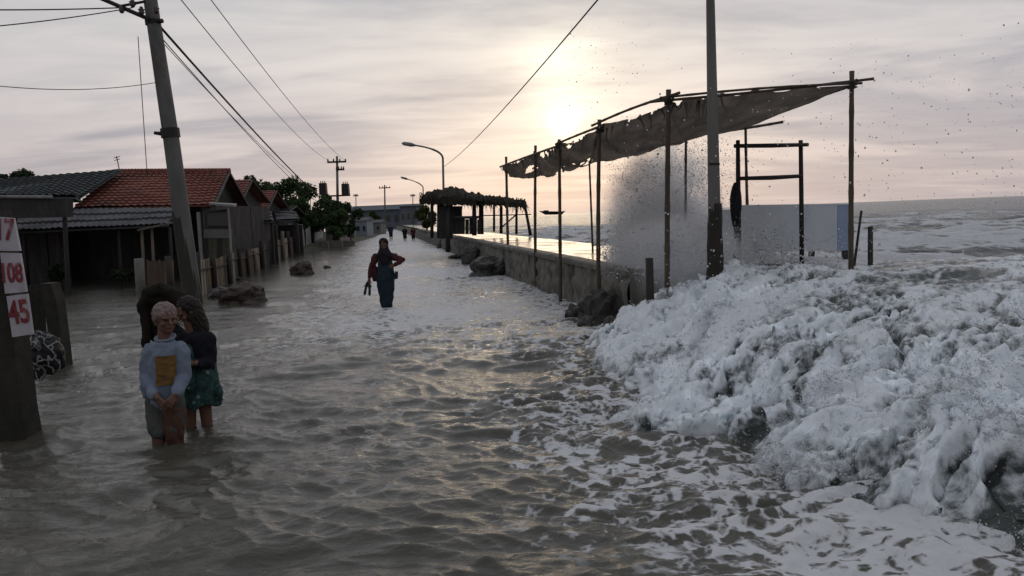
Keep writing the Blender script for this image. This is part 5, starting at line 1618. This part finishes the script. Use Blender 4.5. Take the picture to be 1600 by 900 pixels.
M_SKIRT = skirt_mat()
rings = []
for i, (px, py, rx, ry) in enumerate(((310, 556, .125, .105), (311, 575, .14, .12), (312, 595, .155, .14), (313, 615, .168, .155), (314, 632, .17, .165))):
    c = P2(px, py, .04); ring = []
    for q in range(48):
        a = q / 48 * 6.283; k = 1 + (.03 + .035 * i / 4 * 2) * math.sin(9 * a + .6 * i) * (i / 4)
        ring.append(c + Vector((math.cos(a) * rx * k, math.sin(a) * ry * k, .018 * math.sin(5 * a) * (i / 4))))
    rings.append(ring)
m = MB(); m.loft(rings, False); sk_ = m.build('skirt', M_SKIRT, p2, True); md = sk_.modifiers.new('t', 'SOLIDIFY'); md.thickness = .006; md.offset = -1
sk_.modifiers.new('s', 'SUBSURF').levels = 1; sk_.modifiers['s'].render_levels = 1
f = Flesh(); f.limb([P2(330, 588, .02), P2(339, 612, .0), P2(343, 624, .0)], [.03, .045, .012], 10, 1.2); f.fused('skirt_tail', M_SKIRT, p2, .007, 3, .008, 16)
f = Flesh(); f.limb([P2(292, 545, -.08), P2(293, 575, -.09), P2(295, 605, -.09)], [.04, .05, .055], 10, 1.2); f.fused('blouse_front', M_SKIRT, p2, .007, 3, .006, 16)
M_HAIRDARK = pm('dark brown hair', (0.030, 0.018, 0.016), (0.018, 0.012, 0.011), 14, 0.6, 0.9, 60, 0.012)
f = Flesh(); f.ell(H2(0, -.10, .15), (.41 * hs2, .42 * hs2, .42 * hs2), R2); f.limb([H2(0, -.16, .12), P2(303, 495, .03), P2(311, 512, .05), P2(316, 530, .05)], [.085, .088, .08, .05], 12, 1.1)
f.fused('hair', M_HAIRDARK, p2, 0.007, 2, 0.008, 40)
M_SHAWL = pm('dark green black shawl', (0.016, 0.017, 0.013), (0.024, 0.017, 0.015), 5, 0.95, 0.5, 40, 0.006, spec=0.1)
f = Flesh()
f.limb([P2(229, 540, .06), P2(229, 520, .08), P2(228, 497, .10), P2(222, 478, .10), P2(232, 458, .10), P2(252, 453, .10), P2(272, 461, .10), P2(290, 476, .06), P2(297, 500, .06)],
       [.030, .042, .045, .045, .055, .062, .060, .065, .05], 14)
f.limb([P2(219, 478, .08), P2(217, 486, .08)], [.035, .018]); f.limb([P2(240, 466, .12), P2(262, 470, .13), P2(281, 486, .12)], [.05, .065, .06])
f.ell(P2(250, 492, .16), (.13, .05, .17)); f.ell(P2(244, 512, .16), (.09, .05, .14))
f.fused('shawl', M_SHAWL, p2, 0.008, 4, 0.012, 11)

# --- the walker in the road
YW = on(604, 481, 0).y
PW = lambda px, py, dy=0.0: at(px, py, YW + dy)
rw_ = PW(604, 481); pw = thing('person', 'person in a dark dress wading in the road with one hand on the hip', 'person', (rw_.x, YW, -0.42))
f = Flesh(); hcw = PW(599.5, 382); hsw = .235
RW, HW = head(f, hcw, hsw, (0.12, -1, -0.2))
f.limb([PW(600, 398, .02), PW(600, 388)], [.056, .052])
f.limb([PW(602, 440, .02), PW(602, 418, .0), PW(601, 400, .02)], [.115, .11, .10], 14, 1.4)
f.limb([PW(588, 401, .02), PW(614, 400, .02)], [.06, .06])
f.limb([PW(587, 402, .02), PW(580, 420, .0), PW(577, 436, -.05)], [.055, .045, .030]); hand(f, PW(577, 436, -.05), (-.25, -.1, -1), (.6, -1, 0), .17, .8, 1)
f.limb([PW(615, 402, .02), PW(628, 406, -.02), PW(616, 414, -.09)], [.055, .045, .030]); hand(f, PW(616, 414, -.09), (-1, -.1, -.35), (-.2, 1, 0), .16, .5, -1)
for hx, kx, ax_, ky, dy in ((599, 601, 602, 460, .06), (606, 606, 606, 462, .02)):
    an = Vector((PW(ax_, 490).x, YW + dy, -.42 + .08)); f.limb([PW(hx, 440, .02), PW(kx, ky, dy), an], [.10, .065, .042]); f.limb([an + Vector((0, .05, -.045)), an + Vector((0, -.16, -.055))], [.04, .03], 10, 1.3)
f.fused('body', M_SKIN, pw, 0.007, 3)
eyes(HW, pw, hsw, M_EYE)
M_DRESS = pm('dark teal dress', (0.022, 0.040, 0.055), (0.013, 0.025, 0.037), 5, 0.85, 0.5, 30, 0.006, spec=0.2)
M_MAROON = pm('maroon sleeves', (0.085, 0.026, 0.028), (0.05, 0.017, 0.02), 6, 0.9, 0.4, 30, 0.005, spec=0.15)
f = Flesh()
f.limb([PW(601, 399, .02), PW(602, 412, .0), PW(602.5, 430, .0), PW(602.5, 446, .0), PW(603.5, 464, .01), PW(604.5, 481, .01)], [.085, .125, .15, .145, .112, .090], 18, 1.25)
f.fused('dress', M_DRESS, pw, .008, 4, .016, 10)
f = Flesh(); f.limb([PW(586, 402, .02), PW(616, 401, .02)], [.075, .075]); f.limb([PW(587, 402, .02), PW(580, 419, .0), PW(577.5, 432, -.04)], [.075, .062, .042]); f.limb([PW(615, 402, .02), PW(628.5, 406, -.02), PW(618, 413.5, -.08)], [.07, .06, .042]); f.limb([PW(585, 420, .03), PW(586, 436, .03)], [.07, .06])
f.fused('blouse', M_MAROON, pw, .008, 4, .010, 14)
M_SCARF = pm('dark headscarf', (0.022, 0.018, 0.024), (0.014, 0.012, 0.016), 7, 0.9, 0.4, 30, 0.005, spec=0.15)
f = Flesh(); f.ell(HW(0, -.10, .14), (.43 * hsw, .44 * hsw, .43 * hsw), RW); f.ell(HW(0, -.12, -.25), (.42 * hsw, .36 * hsw, .40 * hsw), RW); f.limb([HW(0, .0, -.5), PW(600.5, 400, -.03), PW(601, 409, -.08)], [.09, .13, .08], 12, 1.25); f.limb([HW(-.5, .1, .02), HW(.5, .1, .02)], [.03, .03]) if False else None
f.fused('headscarf', M_SCARF, pw, .008, 3, .008, 18)
m = MB(); m.tube([PW(620, 424, -.12), PW(619, 436, -.13), PW(621, 431, -.12)], [.03, .035, .02], 7); m.build('bag_flap', M_DRESS, pw)
# sandals in the hand
sd_ = thing('sandals', 'pair of dark sandals dangling from the hand of the wading walker', 'sandals', PW(573, 458, -.08))
for k, (a, b) in enumerate((((573.5, 441), (569.5, 461)), ((577.5, 442), (577.5, 462)))):
    A_, B_ = PW(*a, -.09 - .03 * k), PW(*b, -.09 - .03 * k); m = MB(); d = (B_ - A_)
    m.tube([A_, A_ + d * .2, A_ + d * .55, A_ + d * .85, B_], [.035, .055, .046, .056, .03], 10, squash=.5); m.build('sole', M_BLACK, sd_, True)
    m = MB(); m.tube([A_ + d * .25 + Vector((-.045, 0, 0)), A_ + d * .4 + Vector((0, -.05, 0)), A_ + d * .25 + Vector((.045, 0, 0))], .009, 6); m.build('strap', M_BLACK, sd_)

# --- three small figures far up the road
def far_person(label, px, y0, y1, cloth, Yf, stride):
    k = Yf / FPX; b = at(px, y1, Yf); h = (y1 - y0) * k; t = thing('person', label, 'person', (b.x, Yf, b.z - .3), 'people far up the road')
    B = lambda x, z, y=0: Vector((b.x + x, Yf + y, b.z + z * h))
    f = Flesh(); f.ell(B(0, .92), (h * .07, h * .08, h * .085)); f.ell(B(0, .90, -h * .075), h * .022)
    f.limb([B(0, .80), B(0, .9)], [h * .035, h * .035]); f.limb([B(0, .42), B(0, .62), B(0, .76)], [h * .09, h * .085, h * .08], 10, 1.4)
    for s_ in (-1, 1):
        f.limb([B(s_ * h * .13, .77), B(s_ * h * .17, .58, .02), B(s_ * h * .15, .42, -.08)], [h * .04, h * .033, h * .024]); hand(f, B(s_ * h * .15, .42, -.08), (0, -.2, -1), (-s_, 0, 0), h * .10, .4, s_)
        f.limb([B(s_ * h * .06, .42), B(s_ * h * .06, .15, s_ * stride), B(s_ * h * .06, -.18, s_ * stride)], [h * .065, h * .05, h * .035])
    f.fused('body', M_SKIN, t, .022, 2)
    f = Flesh(); f.limb([B(0, .36), B(0, .55), B(0, .70), B(0, .79)], [h * .12, h * .11, h * .105, h * .06], 12, 1.35)
    for s_ in (-1, 1): f.limb([B(s_ * h * .12, .77), B(s_ * h * .17, .60)], [h * .055, h * .05])
    f.fused('shirt', cloth, t, .022, 2)
    f = Flesh()
    for s_ in (-1, 1): f.limb([B(s_ * h * .06, .42), B(s_ * h * .06, .10, s_ * stride)], [h * .09, h * .075])
    f.fused('trousers', M_JACKET, t, .022, 2)
    f = Flesh(); f.ell(B(0, .945, .02), (h * .077, h * .085, h * .07)); f.fused('hair', M_HAIRDARK, t, .022, 1)
    return t
far_person('small figure in dark blue far up the road right behind the walker', 611, 350, 371, pm('dark blue cloth', (0.02, 0.03, 0.06), None, 4, .9), 72, .05)
far_person('small dark figure far up the road, left of the pair', 633, 354, 374, M_JACKET, 68, .08)
far_person('small dark figure far up the road nearest to the seawall', 646, 354, 374, M_MAROON, 68, .06)

# ================================================================== spray and froth
OCTV = np.array([(1, 0, 0), (-1, 0, 0), (0, 1, 0), (0, -1, 0), (0, 0, 1), (0, 0, -1)], float)
OCTF = np.array([(0, 2, 4), (2, 1, 4), (1, 3, 4), (3, 0, 4), (2, 0, 5), (1, 2, 5), (3, 1, 5), (0, 3, 5)])
TETV = np.array([(1, 1, 1), (-1, -1, 1), (-1, 1, -1), (1, -1, -1)], float) * 0.72
TETF = np.array([(0, 2, 1), (0, 1, 3), (0, 3, 2), (1, 2, 3)])
_bv, _bf = ball(1, 1)
ICOV = np.array([tuple(v) for v in _bv]); ICOF = np.array(_bf)
def drops(name, P, r, label=None, stretch=None, shape='oct'):
    n = len(P)
    BV, BF = {'oct': (OCTV, OCTF), 'tet': (TETV, TETF), 'ico': (ICOV, ICOF)}[shape]
    K_ = len(BV)
    jit = RNG.uniform(0.75, 1.25, (n, K_, 1)) if shape != 'ico' else RNG.uniform(0.9, 1.1, (n, K_, 1))
    V = BV[None] * jit * np.asarray(r).reshape(-1, 1, 1)
    if stretch is not None: V = V * np.asarray(stretch).reshape(n, 1, 3)
    V = (V + P[:, None, :]).reshape(-1, 3)
    Fc = (BF[None] + (np.arange(n) * K_)[:, None, None]).reshape(-1, 3)
    me = bpy.data.meshes.new(name)
    me.vertices.add(len(V)); me.vertices.foreach_set('co', V.astype(np.float32).reshape(-1))
    me.loops.add(len(Fc) * 3); me.loops.foreach_set('vertex_index', Fc.astype(np.int32).reshape(-1))
    me.polygons.add(len(Fc)); me.polygons.foreach_set('loop_start', np.arange(0, len(Fc) * 3, 3, dtype=np.int32))
    me.update(calc_edges=True)
    me.polygons.foreach_set('use_smooth', np.ones(len(Fc), bool))
    me.materials.append(M_DROP)
    o = bpy.data.objects.new(name, me); COL.objects.link(o)
    o['kind'] = 'stuff'
    return o
def atv(px, py, Y):
    px = np.asarray(px); py = np.asarray(py); Y = np.asarray(Y)
    d = np.outer(np.ones_like(px), np.array(FWD)) * FPX + np.outer(px - W / 2, np.array(RIGHT)) + np.outer(H / 2 - py, np.array(UP))
    return np.array([0, 0, CAM_Z]) + d * (Y / d[:, 1])[:, None]
# --- the plume thrown up behind the seawall: a cloud of fine drops round a body of mist
PC = at(1045, 405, 16.4); PT = at(1045, 222, 16.4)
def plume(n):
    z = RNG.uniform(0, 1, n) ** 1.1
    w = 1.0 - 0.12 * z + 0.08 * np.sin(z * 9)
    u = RNG.uniform(-1.15, 1.1, n) + RNG.normal(0, 0.15, n)
    P = np.stack([PC.x + (PT.x - PC.x) * z + u * w + 0.05, PC.y + RNG.normal(0, 0.8, n), PC.z - 0.3 + (PT.z - PC.z + 0.35) * z], 1)
    f = fbm(P[:, 0] * 1.3 + P[:, 1] * 0.6, P[:, 2] * 0.9, 701, 4) + 0.5 * fbm(P[:, 0] * 5, P[:, 2] * 4 + P[:, 1] * 2, 702, 3)
    keep = f > -0.15 + 0.10 * np.abs(u) + 0.25 * (z - 0.5)
    return P[keep]
P = plume(36000)
drops('sea_spray', P, RNG.gamma(2.0, 0.0019, len(P)) + 0.0025, shape='tet')
n = 22000
P = np.stack([RNG.normal(0, 1, n) * 0.85, RNG.normal(0, 1, n) * 1.2, np.abs(RNG.normal(0, 1, n)) * 0.30], 1) + np.array([2.75, 13.3, 0.75])
P = P[(P[:, 0] > 1.75 + 0.25 * RNG.normal(0, 1, len(P)))]
drops('spray_mist', P, RNG.gamma(2.5, 0.0028, len(P)) + 0.003, shape='tet')
def mist_mat(dens):
    m = bpy.data.materials.new('mist'); m.use_nodes = True
    t = m.node_tree; t.nodes.clear()
    out = t.nodes.new('ShaderNodeOutputMaterial'); pv = t.nodes.new('ShaderNodeVolumePrincipled')
    tc_ = t.nodes.new('ShaderNodeTexCoord'); nz = t.nodes.new('ShaderNodeTexNoise'); nz.inputs['Scale'].default_value = 1.6; nz.inputs['Detail'].default_value = 4
    rp_ = t.nodes.new('ShaderNodeMapRange'); rp_.inputs[1].default_value = 0.36; rp_.inputs[2].default_value = 0.66; rp_.inputs[3].default_value = dens * 0.12; rp_.inputs[4].default_value = dens
    t.links.new(tc_.outputs['Object'], nz.inputs['Vector']); t.links.new(nz.outputs[0], rp_.inputs[0]); 
    # thins out towards the rim of the cloud
    vs_ = t.nodes.new('ShaderNodeVectorMath'); vs_.operation = 'MULTIPLY_ADD'; vs_.inputs[1].default_value = (2, 2, 2); vs_.inputs[2].default_value = (-1, -1, -1)
    t.links.new(tc_.outputs['Generated'], vs_.inputs[0])
    ln_ = t.nodes.new('ShaderNodeVectorMath'); ln_.operation = 'LENGTH'; t.links.new(vs_.outputs[0], ln_.inputs[0])
    fo_ = t.nodes.new('ShaderNodeMapRange'); fo_.interpolation_type = 'SMOOTHSTEP'; fo_.inputs[1].default_value = 1.05; fo_.inputs[2].default_value = 0.25; fo_.inputs[3].default_value = 0.0; fo_.inputs[4].default_value = 1.0
    t.links.new(ln_.outputs['Value'], fo_.inputs[0])
    mu_ = t.nodes.new('ShaderNodeMath'); mu_.operation = 'MULTIPLY'; t.links.new(rp_.outputs[0], mu_.inputs[0]); t.links.new(fo_.outputs[0], mu_.inputs[1])
    t.links.new(mu_.outputs[0], pv.inputs['Density'])
    pv.inputs['Color'].default_value = (0.97, 0.975, 0.985, 1); pv.inputs['Anisotropy'].default_value = 0.2
    t.links.new(pv.outputs[0], out.inputs['Volume'])
    return m
for k, (fx, z, rx, rz) in enumerate(((0.0, 1.15, 1.45, 1.25), (0.05, 2.05, 1.25, 1.25), (-0.35, 1.6, 1.1, 1.3))):
    m = MB(); m.blob((PC.x + fx, PC.y + 0.25 * k, z), (rx, 0.9, rz), 3, 0.22, 1.3, 12.0 + k); o = m.build('spray_cloud', mist_mat(4.5)); o['kind'] = 'stuff'
m = MB(); m.blob((2.75, 13.2, 0.85), (1.35, 2.2, 0.95), 3, 0.15, 1.3, 2.0); o = m.build('spray_cloud', mist_mat(7.0)); o['kind'] = 'stuff'
# --- drops flung through the air over the surf
n = 1500
px = RNG.uniform(940, 1620, n); py = 20 + 400 * RNG.beta(1.6, 1.3, n); Yd_ = RNG.uniform(5.5, 13, n)
P = atv(px, py, Yd_)
f = fbm(P[:, 0] * 0.6, P[:, 2] * 0.8, 711, 3) + 0.25 * (px - 1150) / 400
keep = f > 0.05
P = P[keep]
r = np.minimum(RNG.gamma(1.3, 0.0022, len(P)) + 0.002, 0.0075)
drops('flying_drops', P, r, shape='ico', stretch=np.stack([RNG.uniform(.8, 1.3, len(P)), np.ones(len(P)), RNG.uniform(.8, 1.8, len(P))], 1))
n = 260
px = 880 + np.abs(RNG.normal(0, 60, n)); py = RNG.uniform(40, 200, n)
P = atv(px, py, RNG.uniform(9, 14, n)); drops('flying_drops', P, RNG.gamma(1.4, 0.0015, n) + 0.0018, shape='ico')
# --- froth: blobs and strings of drops thrown off the churned surface
flat = lambda a: a.reshape(-1)
wx_, wy_, wz_, ws_ = map(flat, (WAVE_X, WAVE_Y, WAVE_Z, WAVE_SD))
dist = np.hypot(wx_, wy_)
act = flat(np.clip(lump, -0.3, 0.6))
wgt = np.where((ws_ > 0.03) & (wy_ < 10.5) & (wz_ > 0.02), np.exp(9.0 * act) * (0.25 + (flat(calm))), 0)
turb = np.clip(fbm(wx_ * 1.6, wy_ * 1.6, 721, 3) + 0.15, 0, 1)
wgt = wgt * (0.15 + 2.0 * turb); wgt /= wgt.sum()
idx = RNG.choice(len(wx_), 24000, p=wgt)
base = np.stack([wx_[idx], wy_[idx], wz_[idx]], 1)
up = RNG.gamma(0.8, 0.026, len(idx)) * (0.4 + 1.3 * turb[idx])
P = base + np.stack([RNG.normal(-0.012, 0.02, len(idx)) - up * 0.35, RNG.normal(-0.012, 0.02, len(idx)) - up * 0.35, up], 1)
drops('froth', P, (RNG.gamma(2.0, 0.0011, len(idx)) + 0.0012) * (0.55 + 0.075 * dist[idx]), shape='tet')
# strings: short arcs of drops leaving the crests
sel = RNG.choice(len(wx_), 900, p=wgt)
Ps, rs = [], []
for i in sel:
    v = np.array([RNG.normal(-0.5, 0.5), RNG.normal(-0.5, 0.5), RNG.uniform(0.6, 1.7)]) * RNG.uniform(0.25, 0.7)
    T = RNG.uniform(0.15, 0.42); k = int(10 + 14 * RNG.random())
    t = np.sort(RNG.uniform(0, T, k))[:, None]
    p = np.array([wx_[i], wy_[i], wz_[i]]) + v * t + np.array([0, 0, -4.9]) * t ** 2 + RNG.normal(0, 0.006, (k, 3))
    Ps.append(p); rs.append(np.linspace(0.010, 0.0025, k) * RNG.uniform(0.5, 1.1))
drops('froth_strings', np.concatenate(Ps), np.concatenate(rs))
